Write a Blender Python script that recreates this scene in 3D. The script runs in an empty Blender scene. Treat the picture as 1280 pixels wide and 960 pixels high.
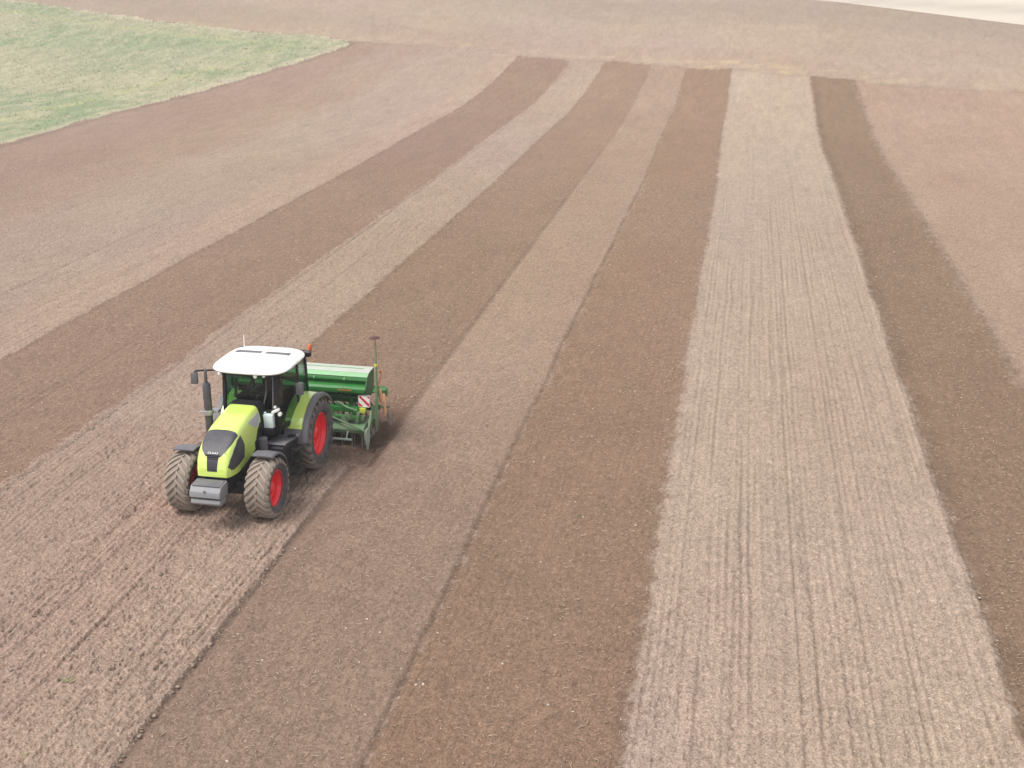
import bpy, bmesh, math, random
import numpy as np
from mathutils import Vector, Matrix

random.seed(7)
rng = np.random.default_rng(7)
R = math.radians
PI = math.pi
scn = bpy.context.scene
col = scn.collection

# ------------------------------------------------------------------ camera
PITCH, YAW = 19.283, 10.372
CAM_H = 11.963
cam_d = bpy.data.cameras.new('camera')
cam = bpy.data.objects.new('camera', cam_d)
col.objects.link(cam)
cam.location = (0, 0, CAM_H)
cam.rotation_euler = (R(90 - PITCH), 0, R(YAW))
cam_d.sensor_width = 36.0
cam_d.sensor_fit = 'HORIZONTAL'
cam_d.lens = 1557.4 / 1280 * 36.0
cam_d.clip_start = 0.5
cam_d.clip_end = 6000
scn.camera = cam

# ------------------------------------------------------------------ light
SUN_EL, SUN_AZ = 60.0, -128.0      # azimuth from +Y, clockwise
world = bpy.data.worlds.new('World')
scn.world = world
world.use_nodes = True
wt = world.node_tree
for n in list(wt.nodes):
    wt.nodes.remove(n)
sky = wt.nodes.new('ShaderNodeTexSky')
sky.sky_type = 'NISHITA'
sky.sun_disc = False
sky.sun_elevation = R(SUN_EL)
sky.sun_rotation = R(SUN_AZ)
sky.dust_density = 3.0
sky.air_density = 1.0
sky.ozone_density = 1.0
hs = wt.nodes.new('ShaderNodeHueSaturation')
hs.inputs['Saturation'].default_value = 0.15
bg = wt.nodes.new('ShaderNodeBackground')
bg.inputs['Strength'].default_value = 0.15
wo = wt.nodes.new('ShaderNodeOutputWorld')
wt.links.new(sky.outputs[0], hs.inputs['Color'])
wt.links.new(hs.outputs[0], bg.inputs['Color'])
wt.links.new(bg.outputs[0], wo.inputs['Surface'])

sun_d = bpy.data.lights.new('sun', 'SUN')
sun_d.energy = 1.5
sun_d.angle = R(26)
sun_d.color = (1.0, 0.96, 0.91)
sun = bpy.data.objects.new('sun', sun_d)
col.objects.link(sun)
az, el = R(SUN_AZ), R(SUN_EL)
sdir = Vector((math.sin(az) * math.cos(el), math.cos(az) * math.cos(el), math.sin(el)))
sun.rotation_euler = sdir.to_track_quat('Z', 'Y').to_euler()
sun.location = (0, 0, 60)

scn.view_settings.view_transform = 'Standard'
scn.view_settings.look = 'None'
scn.view_settings.exposure = 0.85
scn.view_settings.gamma = 1.0
scn.view_settings.use_curve_mapping = False

# ------------------------------------------------------------------ helpers
def tag(o, label=None, cat=None, group=None, kind=None):
    if label: o['label'] = label
    if cat: o['category'] = cat
    if group: o['group'] = group
    if kind: o['kind'] = kind
    return o

def empty(name, loc, rz=0.0):
    o = bpy.data.objects.new(name, None)
    col.objects.link(o)
    o.location = loc
    o.rotation_euler = (0, 0, rz)
    o.empty_display_size = 0.3
    return o

def nodes_of(name):
    m = bpy.data.materials.new(name)
    m.use_nodes = True
    nt = m.node_tree
    return m, nt, nt.nodes['Principled BSDF']

def noise(nt, scale, detail=4, rough=0.55, coord='Object', vec=None):
    tc = nt.nodes.new('ShaderNodeTexCoord')
    n = nt.nodes.new('ShaderNodeTexNoise')
    n.inputs['Scale'].default_value = scale
    n.inputs['Detail'].default_value = detail
    n.inputs['Roughness'].default_value = rough
    nt.links.new(vec if vec else tc.outputs[coord], n.inputs['Vector'])
    return n

def ramp(nt, src, a, b, ca=(0, 0, 0, 1), cb=(1, 1, 1, 1)):
    r = nt.nodes.new('ShaderNodeValToRGB')
    r.color_ramp.elements[0].position = a
    r.color_ramp.elements[1].position = b
    r.color_ramp.elements[0].color = ca
    r.color_ramp.elements[1].color = cb
    nt.links.new(src, r.inputs['Fac'])
    return r

def mixc(nt, fac, a, b, mode='MIX'):
    m = nt.nodes.new('ShaderNodeMix')
    m.data_type = 'RGBA'
    m.blend_type = mode
    for k, v in ((0, fac), (6, a), (7, b)):
        if isinstance(v, (int, float, tuple)):
            m.inputs[k].default_value = v
        else:
            nt.links.new(v, m.inputs[k])
    return m.outputs[2]

DUST = (0.28, 0.225, 0.18, 1)

def paint(name, rgb, rough=0.4, metal=0.0, dust=0.25, dscale=3.0, coat=0.0, bump=0.0, low=None, lowamt=0.0):
    """painted / moulded surface with dust gathered in patches, more of it low down when low is given"""
    m, nt, b = nodes_of(name)
    n1 = noise(nt, dscale, 6, 0.65)
    f = ramp(nt, n1.outputs['Fac'], 0.38, 0.78)
    fac = nt.nodes.new('ShaderNodeMath'); fac.operation = 'MULTIPLY'
    nt.links.new(f.outputs[0], fac.inputs[0]); fac.inputs[1].default_value = dust
    out = fac.outputs[0]
    if low is not None:
        tc = nt.nodes.new('ShaderNodeTexCoord')
        sx = nt.nodes.new('ShaderNodeSeparateXYZ'); nt.links.new(tc.outputs['Object'], sx.inputs[0])
        mr = nt.nodes.new('ShaderNodeMapRange')
        mr.inputs['From Min'].default_value = low; mr.inputs['From Max'].default_value = low - 0.9
        mr.inputs['To Min'].default_value = 0; mr.inputs['To Max'].default_value = lowamt
        nt.links.new(sx.outputs['Z'], mr.inputs['Value'])
        n3 = noise(nt, 9, 5, 0.7)
        mm = nt.nodes.new('ShaderNodeMath'); mm.operation = 'MULTIPLY'
        nt.links.new(mr.outputs[0], mm.inputs[0]); nt.links.new(n3.outputs['Fac'], mm.inputs[1])
        ad = nt.nodes.new('ShaderNodeMath'); ad.operation = 'ADD'; ad.use_clamp = True
        nt.links.new(mm.outputs[0], ad.inputs[0]); nt.links.new(out, ad.inputs[1])
        out = ad.outputs[0]
    c = mixc(nt, out, tuple(rgb) + (1,), DUST)
    nt.links.new(c, b.inputs['Base Color'])
    rr = nt.nodes.new('ShaderNodeMapRange')
    rr.inputs['To Min'].default_value = rough; rr.inputs['To Max'].default_value = min(1, rough + 0.45)
    nt.links.new(out, rr.inputs['Value']); nt.links.new(rr.outputs[0], b.inputs['Roughness'])
    b.inputs['Metallic'].default_value = metal
    b.inputs['Coat Weight'].default_value = coat
    if bump:
        n2 = noise(nt, 60, 4, 0.6)
        bp = nt.nodes.new('ShaderNodeBump'); bp.inputs['Strength'].default_value = bump
        bp.inputs['Distance'].default_value = 0.004
        nt.links.new(n2.outputs['Fac'], bp.inputs['Height']); nt.links.new(bp.outputs[0], b.inputs['Normal'])
    return m

M = {
    'lime': paint('lime_paint', (0.53, 0.69, 0.13), 0.28, 0, 0.18, 2.5, 1.0),
    'white': paint('white_paint', (0.87, 0.87, 0.86), 0.38, 0, 0.03, 2.0, 0.2),
    'black': paint('black_plastic', (0.010, 0.010, 0.014), 0.45, 0, 0.05, 4, 0, 0.2),
    'seal': paint('black_rubber_seal', (0.006, 0.006, 0.009), 0.6, 0, 0.02, 4),
    'grille': paint('grille_mesh', (0.030, 0.030, 0.042), 0.5, 0, 0.16, 4, 0, 0.5),
    'grey': paint('grey_plastic', (0.10, 0.10, 0.115), 0.5, 0, 0.3, 4, 0, 0.2),
    'silver': paint('silver_grey_panel', (0.38, 0.39, 0.42), 0.4, 0.1, 0.15, 4),
    'weight': paint('grey_cast_weight', (0.20, 0.21, 0.225), 0.55, 0, 0.35, 5, 0, 0.5),
    'chassis': paint('dark_casting', (0.012, 0.012, 0.016), 0.6, 0, 0.12, 5, 0, 0.5, low=0.8, lowamt=0.4),
    'red': paint('red_rim_paint', (0.85, 0.014, 0.026), 0.35, 0, 0.05, 6, 0.2),
    'tyre': paint('tyre_rubber', (0.040, 0.042, 0.052), 0.75, 0, 0.50, 5, 0, 0.4),
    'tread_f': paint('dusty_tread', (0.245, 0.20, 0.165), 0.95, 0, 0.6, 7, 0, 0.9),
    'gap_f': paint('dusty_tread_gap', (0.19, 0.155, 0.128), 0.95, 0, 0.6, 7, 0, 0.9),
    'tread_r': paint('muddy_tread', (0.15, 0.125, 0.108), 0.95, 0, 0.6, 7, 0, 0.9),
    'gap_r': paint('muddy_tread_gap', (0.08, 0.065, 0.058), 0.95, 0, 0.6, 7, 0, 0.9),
    'exhaust': paint('exhaust_steel', (0.075, 0.075, 0.085), 0.45, 0.4, 0.2, 6),
    'steel': paint('bright_steel', (0.50, 0.50, 0.50), 0.35, 0.7, 0.15, 8),
    'wornsteel': paint('worn_soil_steel', (0.28, 0.25, 0.22), 0.5, 0.5, 0.6, 8, 0, 0.5),
    'green': paint('drill_green', (0.012, 0.145, 0.020), 0.5, 0, 0.10, 4, 0.0, 0, low=0.95, lowamt=0.9),
    'dgreen': paint('drill_dark_green', (0.010, 0.085, 0.018), 0.5, 0, 0.12, 4, 0, 0, low=0.95, lowamt=0.9),
    'lid': paint('pale_lid', (0.40, 0.42, 0.37), 0.5, 0, 0.25, 2.0),
    'lidedge': paint('pale_green_edge', (0.22, 0.42, 0.22), 0.4, 0, 0.15, 3),
    'dustgreen': paint('dusty_green', (0.085, 0.20, 0.085), 0.6, 0, 0.75, 5, 0, 0.3),
    'palegreen': paint('pale_dusty_plate', (0.24, 0.31, 0.26), 0.6, 0, 0.6, 6, 0, 0.3),
    'orange': paint('orange_plastic', (0.45, 0.15, 0.05), 0.45, 0, 0.2, 6),
    'beacon': paint('amber_lens', (0.50, 0.12, 0.03), 0.2, 0, 0.1, 6),
    'tine': paint('dusty_orange_tine', (0.62, 0.32, 0.16), 0.5, 0, 0.5, 6),
    'yellow': paint('yellow_cap', (0.50, 0.55, 0.05), 0.45, 0, 0.25, 6),
    'signred': paint('sign_red', (0.55, 0.02, 0.03), 0.4, 0, 0.1, 6),
    'canister': paint('white_canister', (0.62, 0.72, 0.70), 0.4, 0, 0.12, 6),
    'seat': paint('dark_seat', (0.018, 0.018, 0.026), 0.8, 0, 0.05, 6),
    'purple': paint('grey_console', (0.07, 0.07, 0.10), 0.5, 0, 0.1, 6),
    'mirror': paint('mirror_glass', (0.35, 0.38, 0.40), 0.08, 0.9, 0.05, 6),
    'lamp': paint('work_lamp_lens', (0.75, 0.75, 0.72), 0.2, 0, 0.05, 6),
    'headlamp': paint('headlamp_lens', (0.50, 0.62, 0.16), 0.25, 0, 0.1, 6),
    'rustdisc': paint('rusty_disc', (0.06, 0.02, 0.014), 0.6, 0.3, 0.2, 8),
    'orangetext': paint('orange_letters', (0.62, 0.25, 0.08), 0.5, 0, 0.1, 6),
    'vent': paint('dark_roof_vent', (0.13, 0.13, 0.14), 0.6, 0, 0.1, 6),
}
for k_ in ('black', 'seal', 'chassis', 'seat'):
    M[k_].node_tree.nodes['Principled BSDF'].inputs['Specular IOR Level'].default_value = 0.22
# tinted glass
gm = bpy.data.materials.new('green_tinted_glass'); gm.use_nodes = True
nt = gm.node_tree
for n in list(nt.nodes): nt.nodes.remove(n)
o_ = nt.nodes.new('ShaderNodeOutputMaterial')
tr = nt.nodes.new('ShaderNodeBsdfTransparent'); tr.inputs['Color'].default_value = (0.55, 0.68, 0.62, 1)
gl = nt.nodes.new('ShaderNodeBsdfGlossy'); gl.inputs['Roughness'].default_value = 0.03
fr = nt.nodes.new('ShaderNodeFresnel'); fr.inputs['IOR'].default_value = 1.5
mx = nt.nodes.new('ShaderNodeMixShader')
geo = nt.nodes.new('ShaderNodeNewGeometry')
inv = nt.nodes.new('ShaderNodeMath'); inv.operation = 'SUBTRACT'; inv.inputs[0].default_value = 1.0
nt.links.new(geo.outputs['Backfacing'], inv.inputs[1])
ff_ = nt.nodes.new('ShaderNodeMath'); ff_.operation = 'MULTIPLY'
nt.links.new(fr.outputs[0], ff_.inputs[0]); nt.links.new(inv.outputs[0], ff_.inputs[1])
nt.links.new(ff_.outputs[0], mx.inputs[0]); nt.links.new(tr.outputs[0], mx.inputs[1]); nt.links.new(gl.outputs[0], mx.inputs[2])
nt.links.new(mx.outputs[0], o_.inputs['Surface'])
M['glass'] = gm

class MB:
    def __init__(s): s.v = []; s.f = []; s.m = []
    def add(s, vs, fs, mi=0):
        o = len(s.v); s.v += [tuple(p) for p in vs]
        s.f += [tuple(i + o for i in f) for f in fs]
        s.m += ([mi] * len(fs)) if isinstance(mi, int) else list(mi)
        return s
    def box(s, c, d, rot=None, bev=0.0, mi=0, seg=2):
        bm = bmesh.new()
        bmesh.ops.create_cube(bm, size=1.0)
        for v in bm.verts: v.co = Vector((v.co.x * d[0], v.co.y * d[1], v.co.z * d[2]))
        if bev: bmesh.ops.bevel(bm, geom=list(bm.edges), offset=bev, segments=seg, affect='EDGES', profile=0.6)
        mt = Matrix.Translation(Vector(c))
        if rot is not None:
            from mathutils import Euler
            mt = mt @ Euler(rot).to_matrix().to_4x4()
        bm.transform(mt); bm.verts.ensure_lookup_table()
        s.add([v.co[:] for v in bm.verts], [[v.index for v in f.verts] for f in bm.faces], mi)
        bm.free(); return s
    def prism(s, pts, axis, a, b, mi=0, bev=0.0):
        """extrude a closed 2-D outline along an axis; pts are the two other coordinates"""
        def P(p, t):
            return {'X': (t, p[0], p[1]), 'Y': (p[0], t, p[1]), 'Z': (p[0], p[1], t)}[axis]
        bm = bmesh.new()
        va = [bm.verts.new(P(p, a)) for p in pts]; vb = [bm.verts.new(P(p, b)) for p in pts]
        n = len(pts)
        bm.faces.new(va); bm.faces.new(vb[::-1])
        for i in range(n): bm.faces.new((va[i], vb[i], vb[(i + 1) % n], va[(i + 1) % n]))
        bmesh.ops.recalc_face_normals(bm, faces=list(bm.faces))
        if bev: bmesh.ops.bevel(bm, geom=list(bm.edges), offset=bev, segments=2, affect='EDGES', profile=0.6)
        bm.verts.index_update()
        s.add([v.co[:] for v in bm.verts], [[v.index for v in f.verts] for f in bm.faces], mi)
        bm.free(); return s
    def tube(s, path, r, n=10, mi=0, closed=False):
        path = [Vector(p) for p in path]; k = len(path)
        rs = r if isinstance(r, (list, tuple)) else [r] * k
        vs = []; fs = []
        up = None
        for i, p in enumerate(path):
            a = path[max(i - 1, 0)]; b = path[min(i + 1, k - 1)]
            if closed: a = path[(i - 1) % k]; b = path[(i + 1) % k]
            t = (b - a).normalized()
            if up is None:
                up = Vector((0, 0, 1)) if abs(t.z) < 0.9 else Vector((1, 0, 0))
            x = t.cross(up).normalized(); y = x.cross(t).normalized(); up = y
            for j in range(n):
                q = 2 * PI * j / n
                vs.append(p + x * math.cos(q) * rs[i] + y * math.sin(q) * rs[i])
        for i in range(k if closed else k - 1):
            i2 = (i + 1) % k
            for j in range(n):
                j2 = (j + 1) % n
                fs.append((i * n + j, i * n + j2, i2 * n + j2, i2 * n + j))
        if not closed:
            fs.append(tuple(range(n))[::-1]); fs.append(tuple((k - 1) * n + j for j in range(n)))
        return s.add(vs, fs, mi)
    def lathe(s, prof, c, n=48, mi=0, axis='Y'):
        """prof = [(radius, offset along axis)], closed at the ends when the radius is 0"""
        vs = []; fs = []; mm = []
        k = len(prof)
        for (r, y) in prof:
            for j in range(n):
                q = 2 * PI * j / n
                if axis == 'Y': vs.append((c[0] + r * math.cos(q), c[1] + y, c[2] + r * math.sin(q)))
                elif axis == 'Z': vs.append((c[0] + r * math.cos(q), c[1] + r * math.sin(q), c[2] + y))
                else: vs.append((c[0] + y, c[1] + r * math.cos(q), c[2] + r * math.sin(q)))
        for i in range(k - 1):
            for j in range(n):
                j2 = (j + 1) % n
                fs.append((i * n + j, (i + 1) * n + j, (i + 1) * n + j2, i * n + j2))
                mm.append(mi[i] if isinstance(mi, (list, tuple)) else mi)
        return s.add(vs, fs, mm)
    def build(s, name, mats, parent=None, smooth=True, angle=35):
        me = bpy.data.meshes.new(name)
        me.from_pydata(s.v, [], s.f)
        if not isinstance(mats, (list, tuple)): mats = [mats]
        for m in mats: me.materials.append(m)
        me.polygons.foreach_set('material_index', s.m)
        bm = bmesh.new(); bm.from_mesh(me)
        bmesh.ops.remove_doubles(bm, verts=list(bm.verts), dist=1e-5)
        bmesh.ops.recalc_face_normals(bm, faces=list(bm.faces))
        for e in bm.edges:
            e.smooth = not (len(e.link_faces) == 2 and e.calc_face_angle(0) > R(angle))
        for f in bm.faces: f.smooth = smooth
        bm.to_mesh(me); bm.free()
        o = bpy.data.objects.new(name, me)
        col.objects.link(o)
        if parent is not None: o.parent = parent
        return o

# ------------------------------------------------------------------ numpy noise
def _hash(ix, iy, seed):
    h = (ix.astype(np.int64) * 374761393 + iy.astype(np.int64) * 668265263 + seed * 974634777) & 0xFFFFFFFF
    h = ((h ^ (h >> 13)) * 1274126177) & 0xFFFFFFFF
    h = h ^ (h >> 16)
    return (h & 0xFFFF).astype(np.float32) / 65535.0

def vnoise(x, y, seed=0):
    fx = np.floor(x); fy = np.floor(y)
    tx = (x - fx).astype(np.float32); ty = (y - fy).astype(np.float32)
    tx = tx * tx * (3 - 2 * tx); ty = ty * ty * (3 - 2 * ty)
    a = _hash(fx, fy, seed); b = _hash(fx + 1, fy, seed)
    c = _hash(fx, fy + 1, seed); d = _hash(fx + 1, fy + 1, seed)
    return (a + (b - a) * tx) * (1 - ty) + (c + (d - c) * tx) * ty   # 0..1

def fbm(x, y, oct=3, seed=0, gain=0.5):
    s = 0; a = 1.0; t = 0
    for i in range(oct):
        s = s + a * vnoise(x * 2 ** i + 17.3 * i, y * 2 ** i - 9.1 * i, seed + i); t += a; a *= gain
    return s / t

def sstep(a, b, x):
    t = np.clip((x - a) / (b - a), 0, 1)
    return t * t * (3 - 2 * t)

# ------------------------------------------------------------------ terrain
CREST_U = [-900, -300, -60, 10, 27, 60, 300, 900]
CREST_V = [360, 270, 195, 152.9, 136.9, 116, 20, -200]
HEAD_U = [-400, -41.4, -30.4, -21.4, -12.7, -4.9, -1.0, 5.2, 13.2, 20.6, 60, 400]
HEAD_V = [260, 131.7, 129.5, 124.5, 120.5, 114.2, 111.5, 105.9, 102.0, 100.6, 88, 0]

def rise(u, v):
    v0 = np.interp(u, [-16, 6], [103, 82]); w = 5.0
    return 0.09 * w * np.logaddexp(0, (v - v0) / w)

def terrain(u, v):
    z = rise(u, v)
    vc = np.interp(u, CREST_U, CREST_V)
    d = v - vc
    zc = rise(u, vc)
    after = zc - 0.10 * d
    k = 0.35
    z = -k * np.logaddexp(-z / k, -after / k)              # soft minimum: crest
    far = -14 + 0.075 * d
    far = 40 - 6 * np.logaddexp(0, (40 - far) / 6)
    k = 2.0
    z = k * np.logaddexp(z / k, np.where(d > 0, far, -60) / k)
    lo = 14 * vnoise(u / 900 + 3.3, v / 700, 5) * sstep(500, 1500, np.abs(v) + np.abs(u))
    return z + lo

MEADOW = [(-46.8, -40), (-46.6, 40), (-46.8, 73.3), (-47.6, 90.5), (-45.6, 107.5), (-42.7, 120.0), (-41.2, 127.7), (-41.3, 131.5),
          (-45.9, 134.8), (-56.6, 138.3), (-69.3, 144.8), (-79.3, 150.2), (-98.2, 162.0), (-140, 190), (-260, 270), (-420, 200), (-420, -40)]

def inpoly(u, v, poly):
    ins = np.zeros(u.shape, bool)
    n = len(poly)
    for i in range(n):
        x1, y1 = poly[i]; x2, y2 = poly[(i + 1) % n]
        if y1 == y2: continue
        c = ((y1 > v) != (y2 > v)) & (u < (x2 - x1) * (v - y1) / (y2 - y1) + x1)
        ins ^= c
    return ins

def segdist(u, v, poly, closed=False):
    d = np.full(u.shape, 1e9, np.float32)
    n = len(poly)
    for i in range(n if closed else n - 1):
        x1, y1 = poly[i]; x2, y2 = poly[(i + 1) % n]
        L = (x2 - x1) ** 2 + (y2 - y1) ** 2
        t = np.clip(((u - x1) * (x2 - x1) + (v - y1) * (y2 - y1)) / L, 0, 1)
        d = np.minimum(d, np.hypot(u - x1 - t * (x2 - x1), v - y1 - t * (y2 - y1)))
    return d

# strip edges across the field (u = across, v = along)
E0, E1, E2, E3, E4, E5, E6, E7 = -22.05, -16.6, -13.15, -8.5, -5.2, -1.22, 5.05, 8.62
TRX, TRY, TRH = -10.749, 26.765, -91.44
DRILL_V = 28.5

def edges(u, v):
    wob = 0.10 * (vnoise(v / 3.1, v * 0 + 1.5, 11) - 0.5) + 0.30 * (vnoise(v / 14.0, v * 0 + 4.5, 12) - 0.5)
    wob2 = 0.16 * (vnoise(v / 0.45, u * 0 + 2.5, 13) - 0.5) + 0.20 * (vnoise(u / 0.07, v / 0.10, 15) - 0.5) + 0.12 * (vnoise(u / 0.2, v / 0.35, 16) - 0.5)
    e3 = np.where(v < 27.0, -8.98, -8.56) + 0.10 * (vnoise(v / 2.0, v * 0 + 8.5, 14) - 0.5) + 0.3 * wob2
    return wob, wob2, e3

LT = np.array([0.270, 0.215, 0.168]); MD = np.array([0.224, 0.160, 0.120]); DK = np.array([0.178, 0.120, 0.088])
OL = np.array([0.182, 0.122, 0.083]); BR = np.array([0.160, 0.109, 0.073]); RD = np.array([0.210, 0.149, 0.115])
GT = np.array([0.246, 0.184, 0.143]); HD = np.array([0.275, 0.207, 0.158]); PALE = np.array([0.50, 0.44, 0.36])

def soil(u, v):
    """albedo, roughness class (0 smooth seedbed .. 1 cloddy), furrow amount"""
    wob, wob2, e3 = edges(u, v)
    x = u + wob
    def band(lo, hi, s=0.10):
        return sstep(lo - s, lo + s, x + wob2) * (1 - sstep(hi - s, hi + s, x + wob2))
    n = len(u)
    C = np.empty((n, 3), np.float32); rough = np.zeros(n, np.float32); fur = np.zeros(n, np.float32)
    C[:] = GT
    rough[:] = 0.45; fur[:] = 0.6
    WARM = np.array([1.02, 0.985, 0.955])
    def put(w, c, r, f):
        nonlocal C, rough, fur
        C = C * (1 - w[:, None]) + np.asarray(c) * WARM * w[:, None]
        rough = rough * (1 - w) + r * w; fur = fur * (1 - w) + f * w
    # left of the first dark pass: bands of grey and reddish soil
    put(band(-48, -36.5, 1.8), RD, 0.35, 0.4)
    put(band(-36.5, -32.5, 1.5), RD * 0.55 + GT * 0.45, 0.4, 0.5)
    put(band(-24.5, E0, 0.5), GT * 1.07, 0.45, 0.7)
    put(band(E0, E1), DK * 1.04, 0.30, 0.35)
    put(band(E1, E2), LT * np.array([0.91, 0.88, 0.88]), 0.65, 0.6)
    # the pass being worked: light ahead of the drill, fresh and dark behind it
    done = sstep(DRILL_V - 0.3, DRILL_V + 0.1, v)
    w = sstep(E2 - 0.08, E2 + 0.08, x + wob2) * (1 - sstep(-0.05, 0.05, u - e3))
    put(w * (1 - done), LT * np.array([0.92, 0.875, 0.87]), 1.0, 1.0)
    fresh = 1 - sstep(0, 55, v - DRILL_V)
    put(w * done, (DK * 0.6 + OL * 0.4) * 1.05, 0.25, 0.25)
    C *= (1 - 0.10 * (w * done * fresh))[:, None]
    right = sstep(-0.05, 0.05, u - e3)
    put(right * (1 - sstep(E4 - 0.06, E4 + 0.06, x)), MD, 0.22, 0.2)
    near_dark = right * (1 - sstep(E4 - 0.06, E4 + 0.06, x)) * (1 - sstep(17, 38, v + 6 * (fbm(u / 3, v / 6, 2, 33) - .5)))  # this pass gets a darker colour towards its near end
    C *= 1 - 0.20 * near_dark[:, None]
    put(band(E4, E5, 0.07), OL, 0.2, 0.25)
    C *= 1 - 0.09 * (band(E4, E5, 0.07) * (1 - sstep(17, 45, v)))[:, None]
    put(band(E5, E6, 0.24), LT * 1.0, 0.50, 1.0)
    put(sstep(E6 - .14, E6 + .14, x + wob2) * (1 - sstep(E7 - .45, E7 + .40, x + 2.5 * wob2)), BR, 0.2, 0.25)
    put(sstep(E7 - 0.45, E7 + 0.40, x + 2.5 * wob2), MD * 1.10, 0.28, 0.3)
    # worn, cloddy reddish zone at the near left
    rz = (1 - sstep(-11.4, -9.9, x)) * (1 - done) * sstep(E1 - .3, E1 + .3, x)
    C *= 1 - 0.06 * rz[:, None] * np.array([0.6, 1.25, 1.2])
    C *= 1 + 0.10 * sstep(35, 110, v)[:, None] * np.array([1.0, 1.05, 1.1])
    # headland beyond the passes
    vh = np.interp(u, HEAD_U, HEAD_V) + 1.2 * (vnoise(u / 1.7, u * 0 + 3, 21) - 0.5) + 0.5 * (vnoise(u / 0.3, u * 0 + 3, 22) - 0.5)
    hd = v - vh
    hw = sstep(-0.15, 0.3, hd)
    strat = fbm((v + 0.55 * u) / 9.0, (u - 0.3 * v) / 70.0, 3, 31)
    hc = HD * (0.94 + 0.12 * strat)[:, None]
    pinkgrey = sstep(0.42, 0.62, fbm((v + 0.6 * u) / 16.0 + 7, u / 90.0, 3, 37))[:, None]
    hc = hc * (1 - pinkgrey) + hc * np.array([0.94, 0.955, 0.95]) * pinkgrey
    C = C * (1 - hw[:, None]) + hc * hw[:, None]
    rough = rough * (1 - hw) + 0.35 * hw; fur = fur * (1 - hw)
    # reddish unploughed turning strip, straw yellow line and dark edge along it
    red = np.exp(-((hd - 4.5) / 4.0) ** 2) * fbm(u / 5, v / 5, 3, 41)
    C *= 1 + red[:, None] * np.array([0.04, -0.01, -0.02])
    yel = np.exp(-((hd - 2.6 - 2.0 * (vnoise(u / 1.1, v / 3.0, 44) - .5)) / 1.8) ** 2) * sstep(0.38, 0.75, fbm(u / 1.6, v / 0.8, 3, 43)) * (0.35 + 0.65 * np.exp(-((u - 1) / 9.0) ** 2))
    C = C * (1 - 0.75 * yel[:, None]) + np.array([0.42, 0.33, 0.19]) * 0.75 * yel[:, None]
    dk = np.exp(-((hd - 0.1) / 0.55) ** 2) * sstep(0.3, 0.6, fbm(u / 1.2, v / 0.7, 3, 47))
    C *= 1 - 0.16 * dk[:, None]
    # dark seams where one pass meets the next
    near_f = 1 - sstep(70, 112, v)
    for e, wd, am, off in ((E4, 0.06, 0.22, 0), (E6, 0.22, 0.16, 0.22), (E7, 0.16, 0.10, -0.15), (E0, 0.10, 0.14, 0.1), (E2, 0.10, 0.10, 0.08), (E5, 0.1, 0.10, -0.1)):
        C *= 1 - (am * np.exp(-((x - e - off) / wd) ** 2) * (1 - hw) * (0.6 + 0.8 * vnoise(v / 0.9, v * 0 + e, 51)))[:, None]
    C *= 1 - (0.16 * np.exp(-((u - e3 - 0.06) / 0.09) ** 2) * (1 - hw))[:, None]
    C *= 1 - (0.12 * np.exp(-((u - e3 - 0.45) / 0.35) ** 2) * (1 - done) * (vnoise(v / 1.5, u / .5, 52)))[:, None]
    # freshly turned moist soil, with the drill's shadow painted into its colour
    moist_shade = np.exp(-((u + 8.84) / 0.40) ** 4) * sstep(26.7, 27.4, v) * (1 - sstep(29.6, 33.0, v))
    moist_shade = np.maximum(moist_shade, w * sstep(26.9, 27.3, v) * (1 - sstep(29.8, 33, v)) * 0.75)
    C *= 1 - (moist_shade * (0.75 + 0.5 * vnoise(u / 0.3, v / 0.4, 55)))[:, None] * np.array([0.50, 0.56, 0.58])
    # pink and grey drifts of the soil itself
    t1 = fbm(u / 4.0, v / 7.0, 3, 61) - 0.5
    t2 = fbm(u / 1.3 + 9, v / 2.2, 2, 62) - 0.5
    C *= 1 + t1[:, None] * np.array([0.08, 0.14, 0.14]) + t2[:, None] * 0.10
    t3 = fbm(u / 7.0 + 5, v / 16.0, 3, 64) - 0.5
    C *= 1 + t3[:, None] * np.array([0.02, 0.04, -0.09])
    # meadow and its pale rim
    far = v - np.interp(u, CREST_U, CREST_V)
    return C, rough, fur, hw, far, moist_shade, x

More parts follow.
